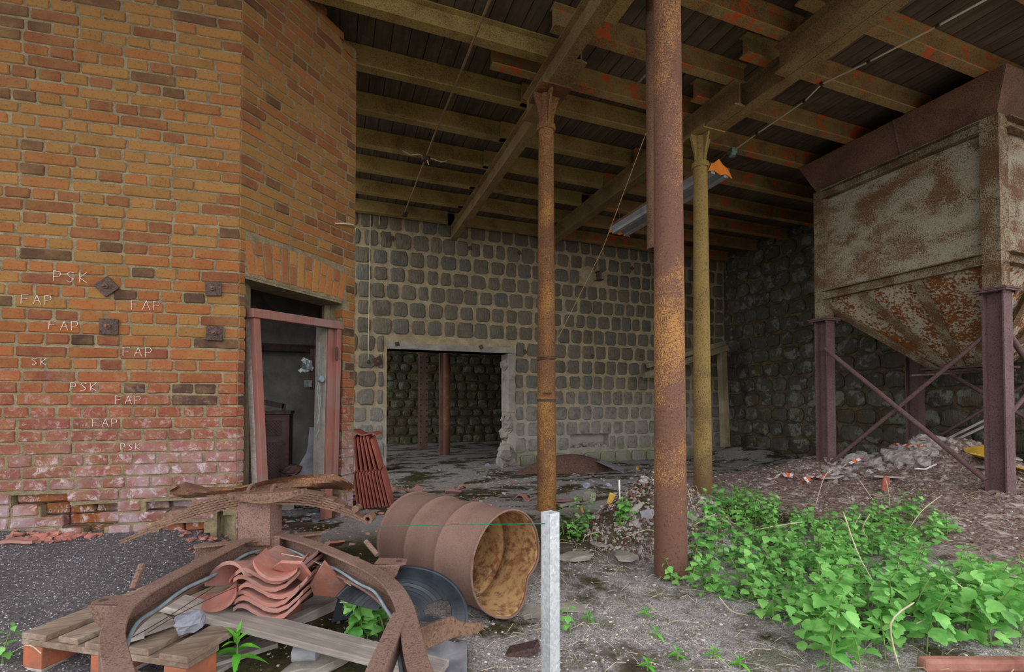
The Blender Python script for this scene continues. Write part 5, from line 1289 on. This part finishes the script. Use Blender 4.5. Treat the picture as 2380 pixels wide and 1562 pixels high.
for i in range(8):
    m_ = MB().rock((0, 0, 0), 1.0, 40 + i, (1.1, 0.95, 0.75), 9, 0.85).mesh('rubble_lump'); fix_normals(m_); m_.materials.append(MAT['rubble_lump']); LUMP.append(m_)
def lump(px, py, r, label, group, name='rubble_lump', mat=None, sink=0.35, cat='rubble'):
    p = ground_px(px, py); o = new(name, rl.choice(LUMP)); props(o, label, cat, group)
    if mat: o.data = o.data.copy(); o.data.materials[0] = MAT[mat]
    o.matrix_world = Matrix.Translation(p + UP * r * (0.6 - sink)) @ Matrix.Rotation(rl.uniform(0, 6.28), 4, 'Z') @ Matrix.Rotation(rl.uniform(-.4, .4), 4, 'X') @ Matrix.Scale(r, 4)
for i in range(120):
    t = rl.random(); x = lerp(1925, 2190, t) + rl.uniform(-25, 25); y = lerp(1090, 1030, t) + rl.uniform(-14, 36)
    lump(x, y, rl.uniform(0.02, 0.09) * (1.0 if y < 1085 else 0.6), 'pale crumbly lump of rubble on the heap under the hopper', 'rubble lumps under the hopper')
for i in range(26):
    x = rl.uniform(1340, 1680); y = rl.uniform(1120, 1235)
    lump(x, y, rl.uniform(0.012, 0.035), 'small pale lump in the fibrous dirt heap at the tall column', 'lumps in the dirt heap')
for x, y, r, lb in [(1362, 1133, 0.05, 'pale grey stone on the hall floor right of the left column'), (1413, 1131, 0.04, 'smaller pale stone on the hall floor before the dirt heap'), (1132, 1085, 0.05, 'grey stone on the floor before the stone doorway'), (1228, 1098, 0.06, 'grey stone against the left end of the brown heap'), (545, 1222, 0.075, 'whitish stone at the foot of the brick wall behind the pedestal')]:
    lump(x, y, r, lb, None, 'floor_stone', 'rock_grey', 0.2, 'stone')
p = ground_px(1370, 1165); mb = MB(); mb.box(p + UP * 0.04, (0.11, 0.09, 0.10), Matrix.Rotation(0.5, 3, 'Z') @ Matrix.Rotation(0.15, 3, 'X')); obj('stone_block', mb, 'lime_mortar', label='square yellowish stone block left of the dirt heap', cat='stone', bevel=0.008)
for i, (x, y, c, mt, lb) in enumerate([(1420, 1172, (0.05, 0.012, 0.09), 'yellow_board', 'small yellow chip stuck upright in the dirt heap'), (1440, 1160, (0.018, 0.012, 0.16), 'white_tape', 'pale stick standing in the dirt heap'), (1503, 1213, (0.08, 0.01, 0.08), 'grey_plastic', 'grey glassy flake at the foot of the dirt heap'), (1478, 1190, (0.13, 0.02, 0.05), 'concrete', 'grey slab chip on the face of the dirt heap'), (1353, 1190, (0.10, 0.02, 0.025), 'yellow_board', 'short yellow wood stick left of the dirt heap'), (1605, 1205, (0.09, 0.05, 0.03), 'concrete', 'pale flat chip right of the tall column'), (1645, 1252, (0.08, 0.05, 0.02), 'grey_plastic', 'grey shard among the nettles right of the tall column'), (1900, 1445, (0.12, 0.08, 0.01), 'yellow_board', 'dry brown leaf-like scrap at the edge of the nettles'), (1215, 1518, (0.14, 0.08, 0.03), 'rust_nail', 'dark rusty flake on the gravel left of the square post'), (1482, 1092, (0.05, 0.04, 0.06), 'yellow_board', 'small upright wood block on the hall floor before the brown heap')]):
    p = ground_px(x, y); mb = MB(); mb.box((0, 0, 0), c); o = obj('loose_chip', mb, mt, label=lb, cat='chip', bevel=0.003); o.matrix_world = Matrix.Translation(p + UP * c[2] * 0.4) @ Matrix.Rotation(i * 1.1, 4, 'Z') @ Matrix.Rotation(0.35, 4, 'Y')
for i, (x0, y0, x1, y1, lb) in enumerate([(1293, 1170, 1352, 1166, 'thin reddish batten behind the left column foot'), (1300, 1182, 1345, 1172, 'grey batten behind the left column foot')]):
    a, b = ground_px(x0, y0), ground_px(x1, y1); plank(a + UP * 0.02, b + UP * 0.02, 0.035, 0.025, lb, 'red_frame' if i == 0 else 'grey_plank', 'batten', 'batten')
# boards and scraps on the rubble heap
for i, (x0, y0, x1, y1, w, lb) in enumerate([(2165, 1040, 2320, 962, 0.12, 'upper grey board propped against the wall behind the hopper'), (2178, 1044, 2322, 975, 0.10, 'lower grey board propped against the wall behind the hopper')]):
    plank(PX(x0, y0, 7.9), PX(x1, y1, 8.05), w, 0.03, lb)
mb = MB(); q = PX(2272, 1052, 7.0); mb.box(q, (0.03, 0.22, 0.15), Matrix.Rotation(-0.3, 3, 'X')); obj('yellow_panel', mb, 'yellow_board', label='yellow box panel lying on the rubble inside the hopper legs', cat='panel', bevel=0.004)
for i, (x, y, lb) in enumerate([(2306, 1080, 'ribbed yellow board left of the right hopper leg'), (2362, 1100, 'ribbed yellow board right of the right hopper leg')]):
    p = ground_px(x, y); b = thing('ribbed_board', p, lb, 'board')
    mb = MB(); mb.box(p + UP * 0.05, (0.30, 0.34, 0.012), Matrix.Rotation(0.3, 3, 'Y') @ Matrix.Rotation(0.2, 3, 'X')); obj('panel', mb, 'yellow_board', b)
    for k in range(8):
        mb = MB(); mb.box(p + UP * 0.06 + (Matrix.Rotation(0.3, 3, 'Y') @ Matrix.Rotation(0.2, 3, 'X')) @ V3((0, -0.14 + k * 0.04, 0)), (0.28, 0.012, 0.012), Matrix.Rotation(0.3, 3, 'Y') @ Matrix.Rotation(0.2, 3, 'X')); obj('rib', mb, 'yellow_board', b)
for i, (x, y, lb) in enumerate([(2350, 1070, 'grey slab on the heap right of the hopper leg'), (2310, 1098, 'grey flat board under the ribbed yellow board'), (2060, 1118, 'flat grey slate on the dirt below the rubble'), (1935, 1118, 'flat grey slate at the left hopper leg foot')]):
    p = ground_px(x, y); mb = MB(); mb.box((0, 0, 0), (0.30, 0.16, 0.02)); o = obj('slate', mb, 'grey_plank', label=lb, cat='slate', bevel=0.003); o.matrix_world = Matrix.Translation(p + UP * 0.03) @ Matrix.Rotation(0.5 + i, 4, 'Z') @ Matrix.Rotation(0.15, 4, 'X')
p = ground_px(2058, 1138); mb = MB(); mb.box((0, 0, 0), (0.09, 0.012, 0.16)); o = obj('tile_shard', mb, 'terracotta_red', label='rust-red shard standing in the dirt before the hopper', cat='tile shard'); o.matrix_world = Matrix.Translation(p + UP * 0.06) @ Matrix.Rotation(0.3, 4, 'Y')
p = ground_px(2150, 1098); mb = MB(); mb.tube([p + RGT * -0.12 + UP * 0.03, p + UP * 0.02, p + RGT * 0.13 + UP * 0.08], 0.010, 6); obj('white_strip', mb, 'white_tape', label='bent white plastic strip on the dirt under the hopper', cat='strip', smooth=True)
def tape(pts, label, w=0.05):
    root = thing('barrier_tape', pts[0], label, 'tape'); k = 0
    sp = smooth_path(pts, 4)
    for i in range(len(sp) - 1):
        a, b = sp[i], sp[i + 1]; d = (b - a).normalized(); s_ = d.cross(UP).normalized() * w * 0.5; tw = 0.9 * math.sin(i * 0.9); s_ = s_ * math.cos(tw) + UP * w * 0.5 * math.sin(tw)
        mb = MB(); nn = d.cross(s_).normalized() * 0.0015; mb.hexa([a - s_, a + s_, b + s_, b - s_, a - s_ + nn, a + s_ + nn, b + s_ + nn, b - s_ + nn]); obj('stripe', mb, 'orange_tape' if i % 2 else 'white_tape', root)
tape([ground_px(x, y) + UP * 0.04 for x, y in [(1785, 1122), (1820, 1112), (1850, 1116), (1872, 1124), (1890, 1112), (1912, 1118), (1918, 1108)]], 'orange and white barrier tape crumpled at the left hopper leg', 0.07)
tape([ground_px(x, y) + UP * 0.10 for x, y in [(2075, 1052), (2100, 1053), (2125, 1057), (2150, 1060)]], 'orange and white barrier tape lying on the rubble under the hopper', 0.06)
tape([ground_px(x, y) + UP * 0.08 for x, y in [(1950, 1102), (1975, 1092), (2005, 1080)]], 'dusty strip of tape running down the rubble by the left leg', 0.04)

# bits of brick at the foot of the wall
CHIP = []
for i in range(6):
    m_ = MB().rock((0, 0, 0), 1.0, 80 + i, (1.4, 0.9, 0.5), 6, 0.8).mesh('brick_chip'); fix_normals(m_); m_.materials.append(MAT['terracotta']); CHIP.append(m_)
def chip(x, y, r, label, group):
    p = ground_px(x, y); o = new('brick_chip', rl.choice(CHIP)); props(o, label, 'brick chip', group)
    o.matrix_world = Matrix.Translation(p + UP * r * 0.3) @ Matrix.Rotation(rl.uniform(0, 6.28), 4, 'Z') @ Matrix.Rotation(rl.uniform(-.5, .5), 4, 'X') @ Matrix.Scale(r, 4)
for i in range(60): chip(rl.gauss(125, 45), rl.uniform(1240, 1264), rl.uniform(0.010, 0.030), 'flake of red brick in the pile under the hole in the wall foot', 'brick flakes at the wall foot')
for i in range(50): chip(rl.uniform(420, 600), rl.uniform(1235, 1290), rl.uniform(0.008, 0.022), 'flake of red brick fallen behind the frame cross bar', 'brick flakes behind the frame')
for i in range(40): chip(rl.uniform(660, 860), rl.uniform(1180, 1250), rl.uniform(0.006, 0.014), 'flake of brick on the threshold ground before the doorway', 'flakes before the doorway')
p = ground_px(45, 1262); mb = MB(); mb.slab(lambda u, v: V3(((u - .5) * .17, (v - .5) * .09 * (1 - .4 * u), 0.006 * math.sin(u * 5))), 5, 3, (0, 0, -.018)); o = obj('brick_slice', mb, 'terracotta_grey', label='flat slice of brick lying on the grit at the far left', cat='brick'); o.matrix_world = Matrix.Translation(p + UP * .02) @ Matrix.Rotation(-.2, 4, 'Z')
# uncountable crumbs and gravel
def litter(n, box, rr, mat, label, seed, cond=None, flat=0.6):
    rg = random.Random(seed); mb = MB(); k = 0
    while k < n:
        x = rg.uniform(box[0], box[1]); y = rg.uniform(box[2], box[3]); k += 1
        if cond and not cond(x, y, rg): continue
        r = rg.uniform(*rr) * (0.6 + 0.9 * rg.random() ** 3); mb.rock((x, y, G(x, y) + r * 0.15), r, k, (rg.uniform(.8, 1.6), rg.uniform(.7, 1.2), flat), 4, 0.7)
    return obj('ground_litter', mb, mat, floor, label=label, kind='stuff', nrm=False)
dens = lambda s, a: (lambda x, y, rg: rg.random() < sstep(a, a + 0.35, 0.5 + 0.5 * fbm(x * s, y * s, 11)))
litter(5200, (0.1, 3.4, 1.1, 3.2), (0.002, 0.006), 'chalk', 'white crumbs strewn over the yard in front of the columns', 1, dens(1.4, 0.35), 0.5)
litter(5200, (-0.3, 4.0, 1.0, 3.4), (0.003, 0.009), 'rubble_lump', 'pale grit strewn over the yard', 2, dens(1.9, 0.32))
litter(4200, (0.3, 8.0, 3.2, 8.4), (0.006, 0.022), 'rubble_lump', 'small pale debris on the hall floor', 3, dens(1.1, 0.38))
litter(2600, (4.6, 8.2, 2.0, 5.2), (0.004, 0.015), 'rubble_lump', 'crumbly debris on the dirt round the hopper', 4)
litter(2200, (4.4, 8.2, 1.8, 5.2), (0.004, 0.014), 'brown_soil', 'brown clods on the dirt round the hopper', 5)
litter(900, (-0.4, 2.5, 3.2, 6.5), (0.008, 0.022), 'terracotta_grey', 'pinkish tile crumbs on the floor beside the doorway', 6, dens(1.7, 0.42))
litter(1600, (-2.8, -0.2, 1.3, 3.9), (0.003, 0.007), 'rock_grey', 'grit on the grey heap by the brick wall', 8)
rg = random.Random(9); mb = MB()
for i in range(1500):
    r_ = rg.random()
    if r_ < 0.6: x, y = rg.uniform(0.5, 4.2), rg.uniform(1.0, 3.3)
    else: x, y = rg.uniform(4, 7.5), rg.uniform(1.6, 4)
    a = rg.uniform(0, 6.28); L_ = rg.uniform(0.03, 0.16); z = G(x, y)
    x2, y2 = x + math.cos(a) * L_, y + math.sin(a) * L_
    mb.tube([(x, y, z + 0.005), ((x + x2) / 2 + rg.uniform(-.02, .02), (y + y2) / 2, max(z, G(x2, y2)) + rg.uniform(0.008, 0.03)), (x2, y2, G(x2, y2) + 0.006)], rg.uniform(0.0006, 0.0014), 3, False)
obj('dry_straw', mb, 'straw', floor, label='dry straw and fibres scattered over the ground', kind='stuff', nrm=False)
# fibrous tufts that make up the dirt heap at the tall column
rg = random.Random(12); mb = MB(); mb2_ = MB()
for i in range(4200):
    a = rg.uniform(0, 6.28); q = math.sqrt(rg.random()) * 0.6; x = 2.36 + math.cos(a) * q; y = 3.12 + math.sin(a) * q * 0.9; z = G(x, y)
    (mb if i % 2 else mb2_).rock((x, y, z), rg.uniform(0.006, 0.017), i, (1.2, 1, 0.8), 4, 0.9)
obj('heap_clods', mb2_, 'brown_soil', floor, label='darker clods of the dirt heap behind the tall column', kind='stuff', nrm=False)
obj('heap_clods', mb, 'rubble_lump', floor, label='loose fibrous clods of the dirt heap behind the tall column', kind='stuff', nrm=False)

# ---------------------------------------------------------------- nettles and weeds
def leaf_mesh(name, n=7, wmax=0.36, teeth=0.06, fold=0.16, droop=0.25, mat='nettle_leaf'):
    vs = [(0, 0, 0)]; L = []; R = []; mid = []
    for i in range(n + 1):
        t = i / n; w = wmax * math.sin(math.pi * min(1, t ** 0.72)) * (1 - 0.15 * t); tt = t + (teeth if i % 2 else -teeth * 0.3) * (0 < i < n)
        z = -droop * t * t; mid.append((t, 0, z)); wz = w * (1 + (0.16 if i % 2 else -0.06) * (teeth > 0)); L.append((tt, wz, z + fold * w)); R.append((tt, -wz, z + fold * w))
    vs = mid + L[1:-1] + R[1:-1]; k = n + 1; m = n - 1; fs = []
    for side, off in ((0, k), (1, k + m)):
        tri = [(0, off, 1)] + [(i, off + i - 1, off + i, i + 1) for i in range(1, m)] + [(m, off + m - 1, n)]
        fs += [f if side else tuple(reversed(f)) for f in tri]
    me = bpy.data.meshes.new(name); me.from_pydata(vs, [], fs); me.update(); me.materials.append(MAT[mat])
    for p in me.polygons: p.use_smooth = True
    return me
NL = [leaf_mesh('leaf', 8, 0.40 + 0.03 * i, 0.05, 0.10 + 0.05 * i, 0.15 + 0.15 * i) for i in range(3)]
rn = random.Random(31)
def make_nettle(label, group, h, nodes, ls, name='nettle_plant', meshes=NL):
    root = thing(name, (0, 0, 0), label, 'nettle' if name == 'nettle_plant' else 'weed', group)
    bx, by = rn.uniform(-.25, .25) * h, rn.uniform(-.25, .25) * h
    st = lambda t: V3((bx * t * t, by * t * t, h * t))
    mb = MB(); mb.tube([st(t) for t in (0, .25, .5, .75, 1)], [0.0032, 0.003, 0.0026, 0.002, 0.0012], 5); obj('stem', mb, 'stem_green', root, local=True)
    for k in range(nodes):
        t = 0.18 + 0.82 * (k / (nodes - 1)); a0 = k * math.pi / 2 + rn.uniform(-.4, .4)
        s_ = ls * (0.55 + 0.75 * math.sin(math.pi * min(1, 0.25 + 0.62 * t))) * rn.uniform(0.8, 1.15) * (0.6 if k == nodes - 1 else 1)
        for a in (a0, a0 + math.pi):
            if rn.random() < 0.08: continue
            o = new('leaf', rn.choice(meshes), root, Matrix.Identity(4)); tilt = rn.uniform(-0.45, 0.25) - (0.25 if k == nodes - 1 else 0)
            o.matrix_local = Matrix.Translation(st(t) + V3((math.cos(a), math.sin(a), 0.2)) * 0.25 * s_ * 0.6) @ Matrix.Rotation(a, 4, 'Z') @ Matrix.Rotation(rn.gauss(0.0, 0.38) - (0.4 if k == nodes - 1 else 0), 4, 'Y') @ Matrix.Rotation(rn.uniform(-.55, .55), 4, 'X') @ Matrix.Scale(s_, 4)
    return root
NETL = 'serrated green nettle plant in the nettle patch by the tall column'
NETG = 'nettles in the patch'
protos = [make_nettle(NETL, NETG, h, nd, ls) for h, nd, ls in [(0.14, 7, 0.040), (0.17, 7, 0.045), (0.20, 8, 0.043), (0.11, 5, 0.040), (0.23, 8, 0.046), (0.16, 6, 0.042)]]
big = [make_nettle(NETL, NETG, h, nd, ls) for h, nd, ls in [(0.27, 8, 0.056), (0.23, 7, 0.060), (0.32, 9, 0.055)]]
used = set()
POLY = [(1525, 1330), (1570, 1318), (1640, 1250), (1620, 1190), (1655, 1152), (1760, 1150), (1850, 1190), (1990, 1185), (2120, 1180), (2230, 1235), (2210, 1260), (2120, 1255), (2150, 1300), (2130, 1345), (2215, 1335), (2300, 1330), (2400, 1380), (2430, 1500), (2150, 1515), (2080, 1560), (1960, 1585), (1830, 1510), (1890, 1455), (1800, 1475), (1720, 1400), (1640, 1385), (1560, 1350)]
def inside(x, y, P):
    c = False; j = len(P) - 1
    for i in range(len(P)):
        if (P[i][1] > y) != (P[j][1] > y) and x < (P[j][0] - P[i][0]) * (y - P[i][1]) / (P[j][1] - P[i][1]) + P[i][0]: c = not c
        j = i
    return c
def plant_at(src, p, s, tilt=0.15, label=None, group=None):
    M = Matrix.Translation(p) @ Matrix.Rotation(rn.uniform(0, 6.28), 4, 'Z') @ Matrix.Rotation(rn.uniform(-tilt, tilt), 4, 'X') @ Matrix.Scale(s, 4)
    if id(src) not in used:
        used.add(id(src)); src.matrix_world = M
        if label: src['label'] = label
        if group: src['group'] = group
        return src
    return dup(src, M, label, group)
spots = []; tries = 0
while len(spots) < 292 and tries < 20000:
    tries += 1
    x = rn.uniform(1515, 2425); y = rn.uniform(1145, 1590)
    if not inside(x, y, POLY): continue
    if 1540 < x < 1600 and y < 1322: continue
    p = ground_px(x, y + 10); d = (p - EYE).dot(FWD)
    if rn.random() > min(1, (d / 3.3) ** 2.2 * 0.9): continue
    if any((p - q).length < (0.055 if d > 2 else 0.05) for q, _ in spots): continue
    spots.append((p, d))
for p, d in spots:
    x, y = proj(p)
    src = rn.choice(big) if (y > 1420 and x > 1880) else rn.choice(protos)
    where = 'in the broad front right of the patch above the edge beam' if y > 1420 and x > 1880 else 'at the back of the patch by the right iron column' if y < 1235 and x < 1850 else 'at the back of the patch before the hopper' if y < 1290 else 'at the left end of the patch beside the tall column' if x < 1720 else 'in the thick middle of the patch'
    plant_at(src, p - UP * 0.01, rn.uniform(0.8, 1.2), 0.15, 'serrated green nettle ' + where, 'nettles ' + where)
# small clumps outside the patch
sm = make_nettle('x', 'small nettles round the dirt heap', 0.13, 5, 0.042)
for i in range(26):
    x, y = (rn.gauss(1350, 28), rn.gauss(1228, 26)) if i < 17 else (rn.gauss(1465, 16), rn.gauss(1222, 12))
    if x > 1512: x = 1500
    plant_at(sm, ground_px(x, y), rn.uniform(0.6, 1.1), 0.15, 'small nettle in the loose clump between the drum and the dirt heap' if i < 17 else 'small nettle at the foot of the dirt heap left of the tall column')
sm2 = make_nettle('x', 'round-leaved weeds beside the wheel liner', 0.16, 6, 0.042, 'leafy_weed')
for i in range(13):
    plant_at(sm2, ground_px(rn.gauss(862, 24), rn.gauss(1482, 8)), rn.uniform(1.0, 1.5), 0.25, 'leafy green weed in the clump growing through the wheel liner')
plant_at(sm2, ground_px(1288, 1452), 0.75, 0.3, 'small weed hidden behind the square post')
plant_at(sm2, ground_px(880, 1178), 0.6, 0.3, 'small weed at the foot of the standing red tiles')
plant_at(sm2, ground_px(1325, 1475), 0.8, 0.2, 'heart-leaved weed just right of the square post')
plant_at(sm2, ground_px(5, 1555), 0.9, 0.2, 'weed at the far left corner by the pallet')
# lance-leaved weeds
LL = [leaf_mesh('leaf', 6, 0.13 + 0.02 * i, 0.0, 0.25, 0.3 + 0.15 * i, 'weed_leaf') for i in range(3)]
def rosette(px, py, h, ls, n, label):
    p = ground_px(px, py); root = thing('lance_weed', p, label, 'weed', None)
    mb = MB(); mb.tube([p, p + UP * h], [0.004, 0.0025], 6); obj('stem', mb, 'stem_green', root)
    for k in range(n):
        t = 0.35 + 0.65 * k / (n - 1); a = k * 2.4; s_ = ls * (1.05 - 0.5 * max(0, t - 0.6) / 0.4)
        o = new('leaf', rn.choice(LL), root); o.matrix_parent_inverse = Matrix.Identity(4)
        o.matrix_local = Matrix.Translation(UP * h * t) @ Matrix.Rotation(a, 4, 'Z') @ Matrix.Rotation(lerp(-0.15, -1.25, max(0, t - 0.5) * 2), 4, 'Y') @ Matrix.Scale(s_, 4)
rosette(551, 1562, 0.14, 0.105, 12, 'bright lance-leaved weed growing in front of the pallet')
for i, (x, y, lb) in enumerate([(1368, 1452, 'small lance-leaved weed right of the square post'), (1500, 1440, 'tiny lance-leaved weed in the open gravel'), (1525, 1488, 'tiny weed lower in the open gravel'), (1575, 1535, 'low weed at the front of the gravel'), (1720, 1555, 'low lance-leaved weed at the front edge left of the nettles'), (1505, 1560, 'low weed at the front edge below the square post gravel'), (1660, 1540, 'lowest tiny weed in the front gravel')]):
    rosette(x, y, 0.035, 0.05, 8, lb)
# dead stalks
for i, (pts, lb) in enumerate([([(1895, 1180), (1915, 1110), (1937, 1090)], 'dead stalk before the left hopper leg'), ([(2040, 1180), (2000, 1120), (2005, 1128)], 'leaning dead stalk before the rubble'), ([(2068, 1205), (2066, 1150), (2058, 1112)], 'straight dead stalk before the rubble'), ([(2100, 1250), (2140, 1190), (2190, 1150)], 'long dead stalk slanting up at the back of the nettles'), ([(2070, 1420), (2000, 1300), (1960, 1190)], 'long dead stalk leaning left across the nettles'), ([(1970, 1280), (1985, 1225), (2000, 1195)], 'short dead stalk in the middle of the nettles'), ([(2030, 1270), (2005, 1230), (2022, 1195)], 'crooked dead stalk in the nettles'), ([(1595, 1322), (1670, 1365), (1720, 1430)], 'dead stalk arching right of the tall column'), ([(1700, 1245), (1790, 1225), (1865, 1213)], 'pale dead stalk lying across the nettles'), ([(1740, 1435), (1700, 1420), (1672, 1388)], 'bent dead stalk at the nettle edge'), ([(2090, 1560), (2070, 1450), (2125, 1400)], 'tall dead stalk in the front nettles'), ([(2060, 1500), (2110, 1460), (2150, 1440)], 'slanting dead stalk in the front nettles'), ([(2290, 1470), (2260, 1390), (2210, 1345)], 'dead stalk at the right of the nettles'), ([(1355, 1262), (1362, 1245), (1398, 1237), (1398, 1255)], 'hooked dead stalk near the loose nettle clump'), ([(1445, 1255), (1500, 1232), (1522, 1235)], 'dead stalk at the foot of the dirt heap'), ([(1610, 1225), (1640, 1205), (1662, 1195)], 'pale dead stalk right of the dirt heap'), ([(1755, 1205), (1760, 1160), (1765, 1185)], 'thin dead stalk at the back edge of the nettles')]):
    a = ground_px(*pts[0]); d = (a - EYE).dot(FWD); P_ = [a] + [PD(x, y, d - 0.03 * k) for k, (x, y) in enumerate(pts[1:], 1)]
    mb = MB(); mb.tube(smooth_path(P_, 4), [0.0036] * (4 * (len(P_) - 1)) + [0.0018], 5); obj('dead_stalk', mb, 'straw', label=lb, cat='stalk', group='dead stalks among the nettles', smooth=True)

# small odds and ends on and round the pallet and the threshold
SLT = []
for i in range(4):
    m_ = MB().rock((0, 0, 0), 1.0, 120 + i, (1.4, 1.0, 0.25), 6, 0.9).mesh('slate_flake'); fix_normals(m_); m_.materials.append(MAT['rock_grey']); SLT.append(m_)
for i in range(46):
    p = ground_px(rl.uniform(655, 770), rl.uniform(1168, 1218)); o = new('slate_flake', rl.choice(SLT)); props(o, 'pale green-grey flake of slate on the threshold below the doorway', 'slate flake', 'slate flakes on the threshold'); r = rl.uniform(0.014, 0.034)
    o.matrix_world = Matrix.Translation(p + UP * r * 0.2) @ Matrix.Rotation(rl.uniform(0, 6.28), 4, 'Z') @ Matrix.Rotation(rl.uniform(-.3, .3), 4, 'X') @ Matrix.Scale(r, 4)
for i, (pts, lb) in enumerate([([(288, 1492), (380, 1440), (500, 1362)], 'thin rusty wire sagging from the frame to the tiles, nearer one'), ([(345, 1470), (430, 1420), (560, 1360), (700, 1318)], 'thin rusty wire sagging across the tiles, farther one'), ([(95, 1518), (60, 1500), (0, 1535)], 'thin twig at the left corner of the pallet')]):
    P_ = [PD(x, y, 1.72 + 0.2 * k) for k, (x, y) in enumerate(pts)]; mb = MB(); mb.tube(smooth_path(P_, 5), 0.0018, 5); obj('thin_wire', mb, 'rust_nail' if i < 2 else 'straw', label=lb, cat='wire')
P_ = [PD(x, y, d) for x, y, d in [(655, 1287, 2.25), (730, 1305, 2.2), (800, 1350, 2.12), (850, 1395, 2.05), (790, 1400, 2.1)]]; mb = MB(); mb.tube(smooth_path(P_, 5), 0.002, 5); obj('dry_vine', mb, 'straw', label='dry vine trailing over the tiles under the right frame arm', cat='vine')
for i, (x, y, mt, lb, c) in enumerate([(526, 1410, 'yellow_board', 'stub of pale wood beside the upturned orange tile', (0.05, 0.022, 0.022)), (566, 1413, 'rust_nail', 'short brown stick on the pallet before the tile stack', (0.11, 0.016, 0.014))]):
    q = PZ(x, y, PZT + 0.02); mb = MB(); mb.box((0, 0, 0), c); o = obj('wood_scrap', mb, mt, label=lb, cat='wood', bevel=0.004); o.matrix_world = Matrix.Translation(q) @ Matrix.Rotation(0.4 * i - YAW, 4, 'Z')
q = PZ(952, 1043, -0.1); mb = MB(); mb.slab(lambda u, v: V3(((u - .5) * .24, (v - .5) * .1, 0.02 * math.sin(u * 6))), 6, 2, (0, 0, -.004)); o = obj('red_scrap', mb, 'orange_tape', label='small bright red scrap on the floor of the far chamber', cat='scrap'); o.matrix_world = Matrix.Translation(q + UP * 0.03)

for i, (x, y, r, lb) in enumerate([(1338, 1300, 0.12, 'flat grey stone flush in the ground between the square post and the tall column'), (1455, 1292, 0.12, 'flat grey stone in the moss left of the tall column foot'), (1395, 1268, 0.07, 'small flat grey stone in the moss below the dirt heap'), (1330, 1415, 0.09, 'mossy flat stone right of the square post'), (745, 1552, 0.13, 'mossy flat stone at the front below the long plank'), (1235, 1425, 0.10, 'flat pale stone beside the drum mouth')]):
    p = ground_px(x, y); mb = MB(); mb.rock((0, 0, 0), r, 200 + i, (1.2, 0.75, 0.14), 10, 0.5); o = obj('flat_stone', mb, 'concrete', label=lb, cat='stone'); o.matrix_world = Matrix.Translation(p + UP * 0.006) @ Matrix.Rotation(i * 0.9, 4, 'Z')
